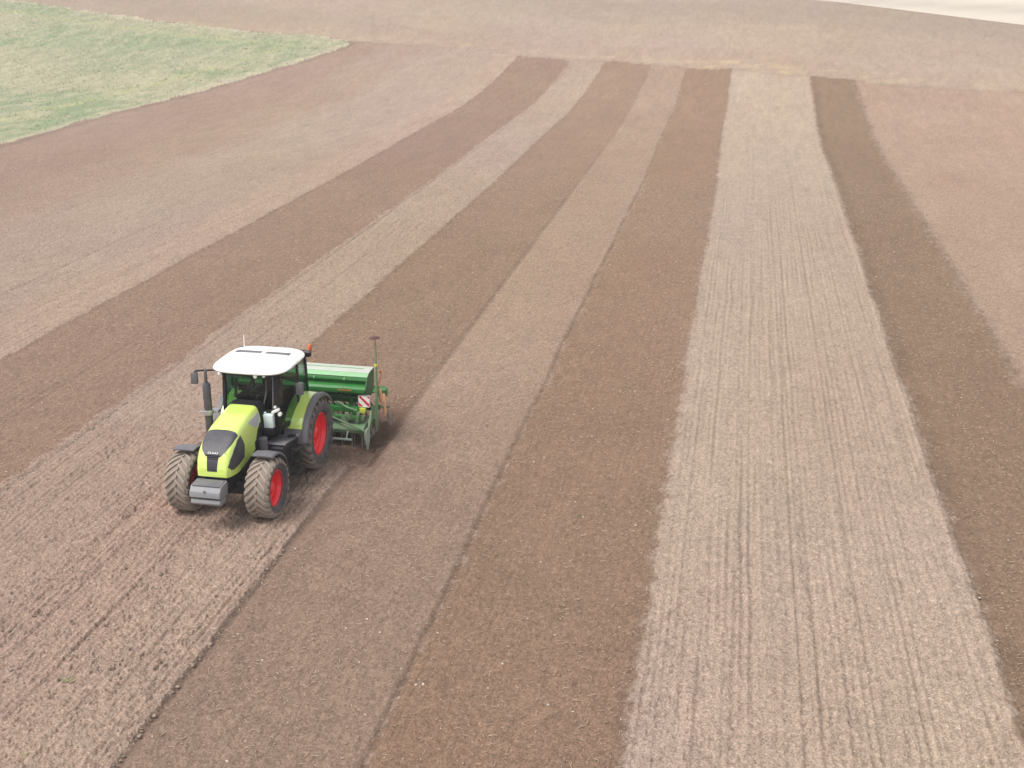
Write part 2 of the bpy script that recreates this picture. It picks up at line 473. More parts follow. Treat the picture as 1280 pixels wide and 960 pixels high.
def make_ground():
    s_in = np.linspace(-0.78, 0.32, 1560)
    s_l = -0.78 - np.array([22, 12, 7, 4.5, 3, 2, 1.4, 1.0, 0.7, 0.5, 0.35, 0.22, 0.12, 0.05, 0.02])
    s_r = 0.32 + np.array([0.02, 0.05, 0.12, 0.22, 0.35, 0.5, 0.7, 1.0, 1.4, 2, 3, 4.5, 7, 12, 22])
    S = np.concatenate([s_l, s_in, s_r])
    V = [-60, -40, -25, -15, -8, -3, 1, 4, 6.5, 8.5, 10, 11, 11.7]
    v = 12.0
    while v < 200:
        V.append(v); v += max(0.020, 0.82 * v * v / 14900.0)
    while v < 2600:
        V.append(v); v *= 1.03
    V = np.array(V)
    W = np.where(V > 12, V, 12.0)
    nU, nV = len(S), len(V)
    u = (S[None, :] * W[:, None]).ravel(); vv = np.repeat(V, nU)
    z = terrain(u, vv)
    C, rough, fur, hw, far, moist_shade, x = soil(u, vv)
    md = inpoly(u + 0.8 * (vnoise(vv / 1.5, u / 1.5, 71) - .5), vv + 1.2 * (vnoise(vv / 1.1, u / 1.1, 72) - .5), MEADOW)
    dm = segdist(u, vv, MEADOW, True)
    # --- relief
    near = 1 - sstep(45, 100, vv)
    h = np.zeros_like(u)
    def clod(sz, seed, sharp=1.6, ax=1.0):
        return np.abs(vnoise(u / sz, vv / (sz * ax), seed) - 0.5) * 2
    cl = 0.012 * (1 - clod(0.34, 101, ax=1.6)) + 0.026 * (1 - clod(0.13, 102, ax=1.3)) + 0.026 * (1 - clod(0.062, 103))
    h += cl * (0.16 + 1.0 * rough) * (1 - 0.6 * hw)
    h += 0.020 * (fbm(u / 0.7, vv / 1.8, 3, 104) - 0.5) * (0.4 + rough)
    # furrow lines along the passes
    xs = x + 0.03 * (vnoise(vv / 1.2, u * 0, 105) - .5)
    f1 = vnoise(xs / 0.09, vv / 6.0, 106) - 0.5
    f2 = vnoise(xs / 0.32, vv / 14.0, 107) - 0.5
    h += fur * (0.034 * f1 + 0.026 * f2) * (0.5 + vnoise(u / 1.2, vv / 2.5, 108))
    # distinct tine marks of the wide light strip
    lines = [(0.44, .030, .06), (0.75, .020, .05), (-0.62, .02, .05), (-0.2, .012, .05), (1.58, .030, .05), (1.85, .035, .06), (2.75, .032, .07), (3.5, .010, .06), (4.55, .028, .06),
             (-9.93, .040, .06), (-10.35, .02, .05), (-9.55, .018, .05), (-9.25, .02, .05), (-9.74, .015, .05), (-11.3, .020, .07), (-12.3, .012, .06), (-13.6, .010, .06), (-15.0, .018, .07), (-15.9, .015, .06), (-16.40, .045, .09),
             (-23.3, .03, .08), (-24.0, .02, .06), (-26.2, .03, .07), (-29.0, .03, .08), (-32.0, .03, .1), (-35.5, .03, .1),
             (-18.9, .02, .07), (-20.6, .012, .06)]
    lc = np.zeros_like(u)
    ph = 2 * PI * (u + 0.05 * (vnoise(vv / 5.0, vv * 0 + 2, 113) - .5)) / 0.148
    comb = np.cos(ph) * (0.4 + 0.6 * vnoise(u / 0.5, vv / 3.0, 114)) * fur * (1 - hw) * (1 - sstep(45, 80, vv))
    h += 0.007 * comb
    C *= 1 + 0.045 * comb[:, None]
    for (lu, dp, wd) in lines:
        if lu < -8.9 and lu > -13.2: on = 1 - sstep(26, 27, vv)
        else: on = 1.0
        wv = 0.10 * (vnoise(vv / 4.0, vv * 0 + lu * 3, 111) - .5)
        g = np.exp(-((u + wv - lu) / (wd * .7)) ** 2) * on * (0.55 + 0.6 * vnoise(vv / 2.6, vv * 0 + lu * 5, 112)) * (1 - hw)
        if lu > E5: g = g * (0.55 + 0.25 * vnoise(vv / 0.25, u * 0 + lu, 115))
        h -= dp * g; lc = np.maximum(lc, g * dp / 0.04)
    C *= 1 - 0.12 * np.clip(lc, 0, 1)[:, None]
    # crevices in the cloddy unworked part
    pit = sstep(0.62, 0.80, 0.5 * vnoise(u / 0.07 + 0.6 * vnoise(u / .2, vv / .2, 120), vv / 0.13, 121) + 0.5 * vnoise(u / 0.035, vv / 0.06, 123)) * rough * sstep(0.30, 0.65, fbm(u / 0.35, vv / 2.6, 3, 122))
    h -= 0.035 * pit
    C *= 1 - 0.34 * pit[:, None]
    # step at pass borders, furrow beside the drill
    e3 = np.where(vv < 27, -8.98, -8.56)
    h -= 0.05 * np.exp(-((u - e3 - 0.05) / 0.10) ** 2) * (1 - hw)
    h -= 0.05 * np.exp(-((x - E4) / 0.08) ** 2) * (1 - hw)
    h -= 0.04 * np.exp(-((x - E6 - 0.1) / 0.14) ** 2) * (1 - hw)
    h += 0.03 * np.exp(-((x - E6 + 0.14) / 0.12) ** 2) * (1 - hw)
    h -= 0.10 * moist_shade * np.exp(-((u + 8.8) / 0.3) ** 2)
    # fine grain of the soil, light and dark crumbs
    g1 = vnoise(u / 0.035, vv / 0.055, 131); g2 = vnoise(u / 0.085, vv / 0.12, 132); g3 = vnoise(u / 0.26, vv / 0.5, 133)
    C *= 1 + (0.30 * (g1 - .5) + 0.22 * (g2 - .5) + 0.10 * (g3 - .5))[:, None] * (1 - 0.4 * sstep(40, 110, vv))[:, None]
    fr_ = sstep(45, 100, vv)
    g4 = vnoise(u / 0.16, vv / 0.9, 135) + vnoise(u / 0.4, vv / 1.6, 136) - 1.0
    C *= 1 + (0.13 * g4 * fr_)[:, None]
    crumb = sstep(0.86, 0.97, vnoise(u / 0.045, vv / 0.07, 137)) * (1 - fr_)
    C *= 1 + 0.28 * crumb[:, None]
    h *= near * 0.85 + 0.15
    z = z + h
    # tyres rest on the soil: level the tread prints slightly
    # --- meadow colours
    gA = np.array([0.222, 0.235, 0.145]); gB = np.array([0.270, 0.258, 0.165]); gC = np.array([0.185, 0.222, 0.125])
    a = sstep(0.32, 0.66, fbm(u / 9 + 2, vv / 9, 5, 141, .62))[:, None]
    b = sstep(0.44, 0.66, fbm((u + vv * .2) / 12 + 4, vv / 8, 4, 142))[:, None]
    mc = gA * (1 - a) + gB * a
    mc = mc * (1 - b) + gC * b
    k = sstep(0.38, 0.68, fbm(u / 0.8, vv / 2.4, 3, 143))[:, None]
    mc = mc * (1 - 0.45 * k) + np.array([0.36, 0.32, 0.22]) * 0.45 * k
    rim = 0.7 * (1 - sstep(0.1, 1.6, dm + 2.6 * (fbm(u / 1.5, vv / 2.5, 2, 144) - .5)))[:, None]
    mc = mc * (1 - 0.8 * rim) + np.array([0.40, 0.34, 0.25]) * 0.8 * rim
    trk = np.exp(-((dm - 6.0) / 0.8) ** 2)[:, None] * 0.5
    mc = mc * (1 - trk) + np.array([0.30, 0.30, 0.15]) * trk
    mc = mc * 1.0 + 0.004
    mc *= (0.86 + 0.28 * vnoise(u / 0.25, vv / 0.7, 145))[:, None]
    C[md] = mc[md]
    out = (~md)
    ed = np.exp(-((dm - 0.35) / 0.30) ** 2) * out * (1 - hw)
    C *= 1 - 0.22 * ed[:, None]
    z[md] += 0.03 + 0.06 * fbm(u[md] / 0.6, vv[md] / 0.9, 2, 146)
    # pale field past the crest
    pale = sstep(0.2, 1.0, far)
    pc = PALE * (0.94 + 0.10 * fbm(u / 40, vv / 6, 3, 151))[:, None]
    ln = np.exp(-((far - 190 + 0.2 * u) / 8) ** 2)[:, None] * 0.25
    pc = pc * (1 - ln)
    C = C * (1 - pale[:, None]) + pc * pale[:, None]
    C = np.clip(C, 0.01, 0.9)
    # --- faces
    idx = np.arange(nU * nV).reshape(nV, nU)
    q = np.stack([idx[:-1, :-1], idx[:-1, 1:], idx[1:, 1:], idx[1:, :-1]], -1).reshape(-1, 4)
    fm = md[q].sum(1) >= 2
    fp = (far[q] > 0.6).all(1)
    fh = (hw[q].mean(1) > 0.5) & ~fm & ~fp
    co = np.stack([u, vv, z], 1).astype(np.float32)
    mat = soil_material()
    for name, sel in (('field_soil', ~(fm | fp | fh)), ('headland_soil', fh), ('meadow_ground', fm), ('pale_field', fp)):
        qs = q[sel]
        used, inv = np.unique(qs.ravel(), return_inverse=True)
        me = bpy.data.meshes.new(name)
        me.vertices.add(len(used)); me.vertices.foreach_set('co', co[used].ravel())
        me.loops.add(len(qs) * 4); me.loops.foreach_set('vertex_index', inv.astype(np.int32))
        me.polygons.add(len(qs)); me.polygons.foreach_set('loop_start', np.arange(0, len(qs) * 4, 4, dtype=np.int32))
        me.polygons.foreach_set('loop_total', np.full(len(qs), 4, np.int32))
        me.update(calc_edges=True)
        me.polygons.foreach_set('use_smooth', np.ones(len(qs), bool))
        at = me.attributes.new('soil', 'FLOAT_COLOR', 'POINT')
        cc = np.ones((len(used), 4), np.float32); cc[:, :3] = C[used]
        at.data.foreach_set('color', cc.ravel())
        me.materials.append(mat)
        o = bpy.data.objects.new(name, me); col.objects.link(o)
        tag(o, kind='structure')

def soil_material():
    m, nt, b = nodes_of('soil')
    at = nt.nodes.new('ShaderNodeAttribute'); at.attribute_name = 'soil'
    n1 = noise(nt, 30, 3, 0.75)
    n2 = noise(nt, 6.5, 4, 0.65)
    g = ramp(nt, n1.outputs['Fac'], 0.35, 0.67, (0.60, 0.59, 0.58, 1), (1.40, 1.40, 1.39, 1))
    g2 = ramp(nt, n2.outputs['Fac'], 0.3, 0.7, (0.93, 0.92, 0.92, 1), (1.07, 1.07, 1.08, 1))
    c = mixc(nt, 1.0, at.outputs['Color'], g.outputs[0], 'MULTIPLY')
    c = mixc(nt, 1.0, c, g2.outputs[0], 'MULTIPLY')
    nt.links.new(c, b.inputs['Base Color'])
    b.inputs['Roughness'].default_value = 0.95
    b.inputs['Specular IOR Level'].default_value = 0.15
    bp = nt.nodes.new('ShaderNodeBump'); bp.inputs['Strength'].default_value = 0.8; bp.inputs['Distance'].default_value = 0.02
    nt.links.new(n1.outputs['Fac'], bp.inputs['Height']); nt.links.new(bp.outputs[0], b.inputs['Normal'])
    return m

make_ground()

# ------------------------------------------------------------------ litter on the soil
def scatter(name, n, gen, mat, label, cat, kind='stuff'):
    vs = []; fs = []
    o = 0
    P, Fc = gen(n)
    me = bpy.data.meshes.new(name)
    nv = P.shape[0] * P.shape[1]
    k = Fc.shape[0]
    me.vertices.add(nv); me.vertices.foreach_set('co', P.reshape(-1).astype(np.float32))
    F = (Fc[None, :, :] + (np.arange(P.shape[0]) * P.shape[1])[:, None, None]).reshape(-1, Fc.shape[1])
    me.loops.add(F.size); me.loops.foreach_set('vertex_index', F.reshape(-1).astype(np.int32))
    me.polygons.add(len(F)); me.polygons.foreach_set('loop_start', np.arange(0, F.size, F.shape[1], dtype=np.int32))
    me.polygons.foreach_set('loop_total', np.full(len(F), F.shape[1], np.int32))
    me.update(calc_edges=True)
    me.materials.append(mat)
    ob = bpy.data.objects.new(name, me); col.objects.link(ob)
    tag(ob, label, cat, None, kind)
    return ob

def rand_uv(n, vmin, vmax, umin=-0.78, umax=0.31, p=1.0):
    """even in the ground plane between two distances"""
    t = rng.random(n)
    v = np.sqrt(vmin ** 2 + t * (vmax ** 2 - vmin ** 2)) if p == 1.0 else vmin * (vmax / vmin) ** t
    u = (umin + rng.random(n) * (umax - umin)) * v
    return u, v

ICO = None
def ico_base():
    bm = bmesh.new(); bmesh.ops.create_icosphere(bm, subdivisions=1, radius=1.0)
    v = np.array([x.co[:] for x in bm.verts]); f = np.array([[q.index for q in x.verts] for x in bm.faces]); bm.free()
    return v, f
IV, IF = ico_base()

def lumps(u, v, size, sink=0.25, flat=0.75):
    n = len(u)
    base = IV[None] * (0.65 + 0.7 * rng.random((n, len(IV), 1)))
    a = rng.random(n) * 2 * PI
    c, s = np.cos(a), np.sin(a)
    X = base[..., 0] * (0.8 + .6 * rng.random((n, 1))); Y = base[..., 1]; Z = base[..., 2] * flat
    x = X * c[:, None] - Y * s[:, None]; y = X * s[:, None] + Y * c[:, None]
    z0 = terrain(u, v)
    return np.stack([x * size[:, None] + u[:, None], y * size[:, None] + v[:, None], Z * size[:, None] + (z0 + size * sink)[:, None]], -1)

def keep_out(u, v):
    """not under the machine's wheels or in the drill"""
    return ~((np.abs(u - TRX) < 2.3) & (v > TRY - 4.2) & (v < TRY + 4.2))

CLOD = paint('dry_clod', (0.26, 0.205, 0.165), 0.95, 0, 0.6, 3, 0, 0.5)
def gen_clods(n):
    v = 13 + rng.random(n) ** 1.3 * 30
    u = rng.uniform(-16.6, -8.95, n)
    k = (u > -0.78 * v) & (((u < -13.2) | (v < 27.5)) & keep_out(u, v)) & (rng.random(n) < 0.25 + 0.9 * vnoise(u / 1.1, v / 2.3, 201) ** 2 * 1.5)
    u, v = u[k], v[k]
    sz = 0.012 + 0.030 * rng.random(len(u)) ** 2.6
    return lumps(u, v, sz), IF
scatter('soil_clods', 30000, gen_clods, CLOD, 'loose dry clods lying on the light unworked strips', 'soil clods')

STONE = paint('pale_stone', (0.46, 0.38, 0.32), 0.8, 0, 0.4, 9)
def gen_stones(n):
    u, v = rand_uv(n, 13, 60)
    k = keep_out(u, v); u, v = u[k], v[k]
    sz = 0.007 + 0.022 * rng.random(len(u)) ** 4
    return lumps(u, v, sz, 0.75), IF
scatter('field_stones', 4200, gen_stones, STONE, 'small pale stones scattered over the tilled soil', 'stones')

STRAW = paint('dry_straw', (0.40, 0.31, 0.22), 0.8, 0, 0.5, 9)
def gen_straw(n):
    u, v = rand_uv(n, 13, 70)
    k = keep_out(u, v)
    dens = np.where((u > E5) & (u < E6), 0.25, 1.0) * np.where((u < E2), 0.55, 1.0)
    k &= rng.random(n) < dens * (0.35 + 0.9 * vnoise(u / 2, v / 3, 205))
    u, v = u[k], v[k]; n = len(u)
    L = 0.014 + 0.050 * rng.random(n) ** 2.6; w = 0.003 + 0.004 * rng.random(n)
    a = rng.random(n) * 2 * PI; bend = rng.normal(0, 0.35, n)
    z0 = terrain(u, v) + 0.032 + 0.012 * rng.random(n); tilt = rng.normal(0, 0.2, n)
    pts = []
    for t in (-1.0, 0.0, 1.0):
        aa = a + bend * t
        cx = u + np.cos(aa) * L * t; cy = v + np.sin(aa) * L * t; cz = z0 + tilt * L * t + (0.004 if t == 0 else 0)
        for (s1, s2) in ((-1, 0), (1, 0), (0, 1)):
            pts.append(np.stack([cx - np.sin(aa) * w * s1, cy + np.cos(aa) * w * s1, cz + w * 1.2 * s2], -1))
    P = np.stack(pts, 1)
    F = []
    for i in (0, 3):
        for j in range(3):
            j2 = (j + 1) % 3
            F.append((i + j, i + j2, i + 3 + j2, i + 3 + j))
    return P, np.array(F)
scatter('straw_litter', 90000, gen_straw, STRAW, 'short pale straw pieces strewn over the tilled strips', 'straw')

# grass blades of the meadow: tufts of thin blades standing on the meadow sheet
def grass_mat():
    m, nt, b = nodes_of('grass_blades')
    n = noise(nt, 0.22, 4, 0.6)
    r = ramp(nt, n.outputs['Fac'], 0.42, 0.60, (0.175, 0.225, 0.118, 1), (0.29, 0.275, 0.185, 1))
    nt.links.new(r.outputs[0], b.inputs['Base Color']); b.inputs['Roughness'].default_value = 0.8
    return m
def gen_grass(n):
    v = 62 + rng.random(n) ** 0.8 * 100
    u = -41 - rng.random(n) * 90
    k = (u > -0.74 * v) & inpoly(u, v, MEADOW) & (segdist(u, v, MEADOW, True) > 0.25) & (rng.random(n) < 0.2 + fbm(u / 3, v / 3, 2, 210))
    u, v = u[k], v[k]; n = len(u)
    z0 = terrain(u, v) + 0.05
    H = 0.035 + 0.06 * rng.random(n); w = 0.02 + 0.03 * rng.random(n)
    pts = []
    for j in range(3):
        a = rng.random(n) * 2 * PI; lean = 0.5 + rng.random(n) * 0.8
        bx, by = np.cos(a), np.sin(a)
        pts += [np.stack([u - by * w, v + bx * w, z0 - .05], -1), np.stack([u + by * w, v - bx * w, z0 - .05], -1),
                np.stack([u + bx * lean * H, v + by * lean * H, z0 + H], -1)]
    return np.stack(pts, 1), np.array([(0, 1, 2), (3, 4, 5), (6, 7, 8)])
scatter('meadow_grass', 110000, gen_grass, grass_mat(), 'patchy green and straw coloured grass of the meadow in the far left corner', 'grass')

# weeds at the near left
def weed(u, v, label, s):
    mb = MB(); z0 = float(terrain(np.array([u]), np.array([v]))[0]) + 0.02
    for i in range(26):
        a = random.random() * 2 * PI; L = s * random.uniform(.4, 1); w = .012 + .01 * random.random()
        bx, by = math.cos(a), math.sin(a); x0 = random.gauss(0, s * .35); y0 = random.gauss(0, s * .35)
        p = [(x0 - by * w, y0 + bx * w, 0), (x0 + by * w, y0 - bx * w, 0), (x0 + bx * L * .5 + by * w, y0 + by * L * .5 - bx * w, L * .4), (x0 + bx * L * .5 - by * w, y0 + by * L * .5 + bx * w, L * .4), (x0 + bx * L, y0 + by * L, L * .35)]
        mb.add(p, [(0, 1, 2, 3), (3, 2, 4)])
    o = mb.build('weed', WEED)
    o.location = (u, v, z0)
    tag(o, label, 'weed', 'small weeds at the near left')
WEED = paint('weed_leaf', (0.20, 0.175, 0.085), 0.7, 0, 0.4, 9)
weed(-10.9, 16.9, 'small yellowish green weed in the cloddy strip, the larger of the two', 0.13)
weed(-10.48, 14.85, 'small green weed at the bottom left corner of the field', 0.10)

#@@MACHINES
exec_tractor = True
# ------------------------------------------------------------------ tractor (local: +x forward, +y its left, z up)
H0 = R(TRH)
ground_lift = 0.025
T = empty('tractor', (TRX, TRY, ground_lift), H0)
tag(T, 'lime green tractor with white roof and red rims working on the tilled field', 'tractor')

def wheel(parent, x, y, Rad, W, Rrim, side, nl, treadm, gapm, name='wheel'):
    """side = +1 when the outer face looks to +y"""
    c = (x, y, Rad)
    root = empty(name, c); root.parent = parent
    lh = 0.026 * Rad / 0.8 + 0.008
    t = MB()
    prof = [(Rrim - .02, W * .34), (Rrim + .015, W * .40), (Rrim + .05, W * .455), ((Rrim + Rad) / 2, W * .505), (Rad - lh - .07, W * .49), (Rad - lh - .025, W * .45),
            (Rad - lh - .004, W * .33), (Rad - lh, 0)]
    full = prof + [(r, -yy) for r, yy in prof[::-1][1:]]
    mi = []
    for i in range(len(full) - 1):
        r1, y1 = full[i]; r2, y2 = full[i + 1]
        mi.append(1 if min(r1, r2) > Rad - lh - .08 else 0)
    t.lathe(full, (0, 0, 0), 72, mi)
    # ring ridges on the sidewall
    for s in (-1, 1):
        t.lathe([(Rrim + .045, s * (W * .455 - .002)), (Rrim + .055, s * (W * .455 + .012)), (Rrim + .07, s * (W * .47))], (0, 0, 0), 72, 0)
    # lugs: curved bars from the middle over the shoulder
    for s in (-1, 1):
        for k in range(nl):
            ph0 = 2 * PI * (k + (0.5 if s > 0 else 0)) / nl
            secs = []
            for i in range(7):
                q = i / 6
                yy = s * (-0.02 + q * (W * .5))
                ph = ph0 - (0.50 * W / Rad) * (q ** 1.15)
                rt = Rad if q < .84 else Rad - .06 * (q - .84) / .16
                rb = rt - lh - .03
                hw_ = (.032 + .012 * q) / Rad
                hb = hw_ * 1.5
                if q > .84: yy = s * (W * .5 + .002)* (0.985 + .03*(q-.84)/.16)
                secs.append([(rb * math.cos(ph - hb), yy, rb * math.sin(ph - hb)), (rt * math.cos(ph - hw_), yy, rt * math.sin(ph - hw_)),
                             (rt * math.cos(ph + hw_), yy, rt * math.sin(ph + hw_)), (rb * math.cos(ph + hb), yy, rb * math.sin(ph + hb))])
            vs = [p for sc_ in secs for p in sc_]; fs = []
            for i in range(6):
                for j in range(4):
                    j2 = (j + 1) % 4
                    fs.append((i * 4 + j, i * 4 + j2, (i + 1) * 4 + j2, (i + 1) * 4 + j))
            fs += [(0, 1, 2, 3), (24, 25, 26, 27)]
            t.add(vs, fs, 2)
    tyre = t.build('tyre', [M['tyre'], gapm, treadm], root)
    r = MB(); s = side
    r.lathe([(Rrim - .02, -s * W * .36), (Rrim - .05, -s * W * .30), (Rrim - .07, -s * W * .1), (Rrim - .075, s * W * .12), (Rrim - .045, s * W * .28), (Rrim + .004, s * W * .36), (Rrim + .006, s * W * .385), (Rrim - .02, s * W * .385)], (0, 0, 0), 56)
    r.lathe([(Rrim - .07, s * W * .10), (Rrim * .80, s * W * .06), (Rrim * .62, s * W * .02), (Rrim * .50, s * W * .05), (Rrim * .40, s * W * .14), (0.001, s * W * .14)], (0, 0, 0), 56)
    rim = r.build('rim', M['red'], root)
    h = MB()
    h.lathe([(Rrim * .30, s * W * .14), (Rrim * .30, s * W * .20), (Rrim * .20, s * W * .27), (0.001, s * W * .27)], (0, 0, 0), 32)
    for k in range(8):
        a = 2 * PI * k / 8
        h.lathe([(.016, s * W * .12), (.016, s * (W * .14 + .02)), (.001, s * (W * .14 + .02))], (Rrim * .37 * math.cos(a), 0, Rrim * .37 * math.sin(a)), 8)
    h.build('hub', M['red'], root)
    return root

WB = 2.85
RF, RR = 0.675, 0.865
for s in (1, -1):
    wf = wheel(T, WB, s * 0.935, RF, 0.55, 0.405, s, 23, M['tread_f'], M['gap_f'], 'front_wheel')
    wr = wheel(T, 0.0, s * 0.945, RR, 0.50, 0.510, s, 23, M['tread_r'], M['gap_r'], 'rear_wheel')

# chassis: engine, transmission, axles
b = MB()
b.box((2.25, 0, 0.86), (2.1, 0.50, 0.46), bev=.04)
b.box((0.75, 0, 0.92), (1.6, 0.60, 0.60), bev=.06)
b.box((-0.15, 0, 0.88), (0.8, 0.66, 0.56), bev=.08)
b.box((2.1, 0, 1.14), (1.9, 0.60, 0.22), bev=.03)
b.box((3.05, 0, 0.92), (0.8, 0.46, 0.40), bev=.03)
b.tube([(1.5, .2, .60), (1.5, .2, .52), (2.6, .2, .52)], .04)
b.box((1.55, -0.55, 0.80), (0.9, 0.40, 0.42), bev=.05)
b.build('chassis', M['chassis'], T)
b = MB()
b.box((WB, 0, RF), (0.26, 1.1, 0.20), bev=.05)
b.prism([(-.55, .50), (.55, .50), (.40, .82), (-.40, .82)], 'X', WB - .12, WB + .12, bev=.02)
for s in (1, -1):
    b.lathe([(.001, -.14), (.16, -.14), (.19, -.05), (.19, .10), (.14, .16), (.001, .16)], (WB, s * .60, RF), 24)
    b.tube([(WB - .22, s * .15, RF), (WB - .22, s * .62, RF + .02)], .03)
b.build('front_axle', M['chassis'], T)
b = MB()
for s in (1, -1):
    b = MB(); b.lathe([(.24, 0), (.24, s * .2), (.15, s * .35), (.13, s * .52), (.001, s * .52)], (0, s * .33, RR), 28)
    b.build('axle_housing', M['chassis'], T)

# bonnet: one lofted shell; grilles and panels cut from the same surface
def prof_top(x):
    return float(np.interp(x, [1.62, 2.2, 2.7, 2.90, 3.05, 3.20, 3.33, 3.43, 3.50, 3.545, 3.56], [2.18, 2.115, 2.015, 1.95, 1.885, 1.805, 1.72, 1.61, 1.47, 1.32, 1.20]))
def prof_hw(x):
    return float(np.interp(x, [1.62, 2.3, 2.8, 3.1, 3.3, 3.45, 3.56], [.425, .43, .44, .445, .425, .395, .33]))
def prof_bot(x):
    return float(np.interp(x, [1.62, 2.3, 2.7, 3.2, 3.56], [1.36, 1.25, 1.17, 1.12, 1.14]))
NX, NR = 200, 170
xs = [1.74 + (3.56 - 1.74) * (1 - (1 - i / (NX - 1)) ** 1.6) for i in range(NX)]
rings = []
for x in xs:
    zt, hw, zb = prof_top(x), prof_hw(x), prof_bot(x)
    ring = []
    for j in range(NR):
        a = j / (NR - 1)
        # from right bottom, up, over, down the left: superelliptic shoulder
        th = PI * a
        cx, cz = math.cos(th), math.sin(th)
        ex = 0.20
        yy = -hw * math.copysign(abs(cx) ** ex, cx)
        zz = abs(cz) ** 0.38
        tw = 1.0 - 0.11 * zz ** 3          # slight tumblehome at the top
        ring.append((x, yy * tw, zb + (zt - zb) * zz))
    rings.append(ring)
def in2(px, py, poly):
    ins = False; n = len(poly)
    for i in range(n):
        x1, y1 = poly[i]; x2, y2 = poly[(i + 1) % n]
        if (y1 > py) != (y2 > py) and px < (x2 - x1) * (py - y1) / (y2 - y1) + x1: ins = not ins
    return ins
SIDEG = [(2.84, 1.86), (3.02, 1.80), (3.22, 1.67), (3.36, 1.55), (3.43, 1.49), (3.50, 1.36), (3.42, 1.265), (3.00, 1.265), (2.80, 1.37), (2.74, 1.60)]
LIMEV = [(1.80, 2.02), (2.36, 1.97), (2.28, 1.86), (2.05, 1.74), (1.85, 1.78)]
LOWER = [(2.22, 1.05), (2.20, 1.35), (2.0, 1.66), (1.86, 1.78), (1.6, 1.80), (1.6, 1.0)]
def cgw(z):    # half width of the centre grille at height z
    return float(np.interp(z, [1.24, 1.27, 1.56, 1.60, 1.66, 1.78, 1.90, 1.925], [.095, .105, .15, .205, .27, .345, .375, .38]))
parts = {'bonnet': MB(), 'grille': MB(), 'gs1': MB(), 'gs-1': MB(), 'sv1': MB(), 'sv-1': MB(), 'lo1': MB(), 'lo-1': MB()}
for i in range(NX - 1):
    for j in range(NR - 1):
        q = [rings[i][j], rings[i + 1][j], rings[i + 1][j + 1], rings[i][j + 1]]
        cx = sum(p[0] for p in q) / 4; cy = sum(p[1] for p in q) / 4; cz = sum(p[2] for p in q) / 4
        key = 'bonnet'
        sd = 1 if cy > 0 else -1
        front = cx > 2.90 - 0.05 * (1 - (abs(cy) / .33) ** 2) and cz > 1.25
        if front and abs(cy) < cgw(cz): key = 'grille'
        elif abs(cy) > prof_hw(cx) * .80 and in2(cx, cz, SIDEG): key = 'gs%d' % sd
        elif abs(cy) > prof_hw(cx) * .80 and in2(cx, cz, LIMEV): key = 'sv%d' % sd
        elif abs(cy) > prof_hw(cx) * .80 and in2(cx, cz, LOWER): key = 'lo%d' % sd
        parts[key].add(q, [(0, 1, 2, 3)])
# nose bottom cap and rear bulkhead
parts['bonnet'].add(rings[-1], [tuple(range(NR))])
bon = parts['bonnet'].build('bonnet', M['lime'], T, angle=60)
gr = parts['grille'].build('grille', M['grille'], bon, angle=60)
for s in (1, -1):
    g = parts['gs%d' % s].build('side_grille', M['grille'], bon, angle=60)
    parts['sv%d' % s].build('side_vent', M['silver'], bon, angle=60)
    parts['lo%d' % s].build('engine_side_panel', M['black'], bon, angle=60)
# ribs of the grilles, a real relief
b = MB()
for k in range(9):
    z = 1.31 + k * .035
    b.box((3.545 - (z - 1.31) * .33, 0, z), (.015, cgw(z) * 1.8, .010), rot=(0, .2, 0))
GB = b.build('grille_bars', M['black'], gr)
# rear edge seal round the bonnet (dark arch against the windscreen)
b = MB()
b.add([(1.72, p[1] * 1.05, 1.36 + (p[2] - 1.36) * 1.02) for p in rings[0]] + [(1.46, p[1] * 1.10, 1.36 + (p[2] - 1.36) * 1.0) for p in rings[0]] + [(1.78, p[1], p[2]) for p in rings[0]],
      [(j, j + 1, NR + j + 1, NR + j) for j in range(NR - 1)] + [(2 * NR + j, 2 * NR + j + 1, j + 1, j) for j in range(NR - 1)])
b.add([(1.70, p[1] * 1.0, p[2]) for p in rings[0]], [tuple(range(NR))])
b.build('bonnet_seal', M['seal'], T)
# headlamps: shaped lenses on the lime cheeks
for s in (1, -1):
    b = MB()
    b.prism([(s * .17, 1.60), (s * .27, 1.66), (s * .31, 1.62), (s * .27, 1.52), (s * .19, 1.50)], 'X', 3.35, 3.415, bev=.012)
    b.build('headlight', M['headlamp'], bon)

def text(name, body, size, loc, rot, mat, parent, depth=.003, sx=1.0):
    cu = bpy.data.curves.new(name, 'FONT'); cu.body = body; cu.size = size; cu.extrude = depth
    cu.align_x = 'CENTER'; cu.align_y = 'CENTER'; cu.space_character = 1.05
    ob = bpy.data.objects.new(name + '_tmp', cu); col.objects.link(ob)
    dg = bpy.context.evaluated_depsgraph_get()
    me = bpy.data.meshes.new_from_object(ob.evaluated_get(dg))
    bpy.data.objects.remove(ob)
    o = bpy.data.objects.new(name, me); col.objects.link(o)
    me.materials.clear(); me.materials.append(mat)
    o.parent = parent; o.location = loc; o.rotation_euler = rot; o.scale = (sx, 1, 1)
    return o
# readable from in front: text x axis -> +y local is the tractor's left = picture right
text('front_lettering', 'CLAAS', .060, (3.440, 0, 1.645), (R(52), 0, R(90)), M['lamp'], bon, .006, 1.3)

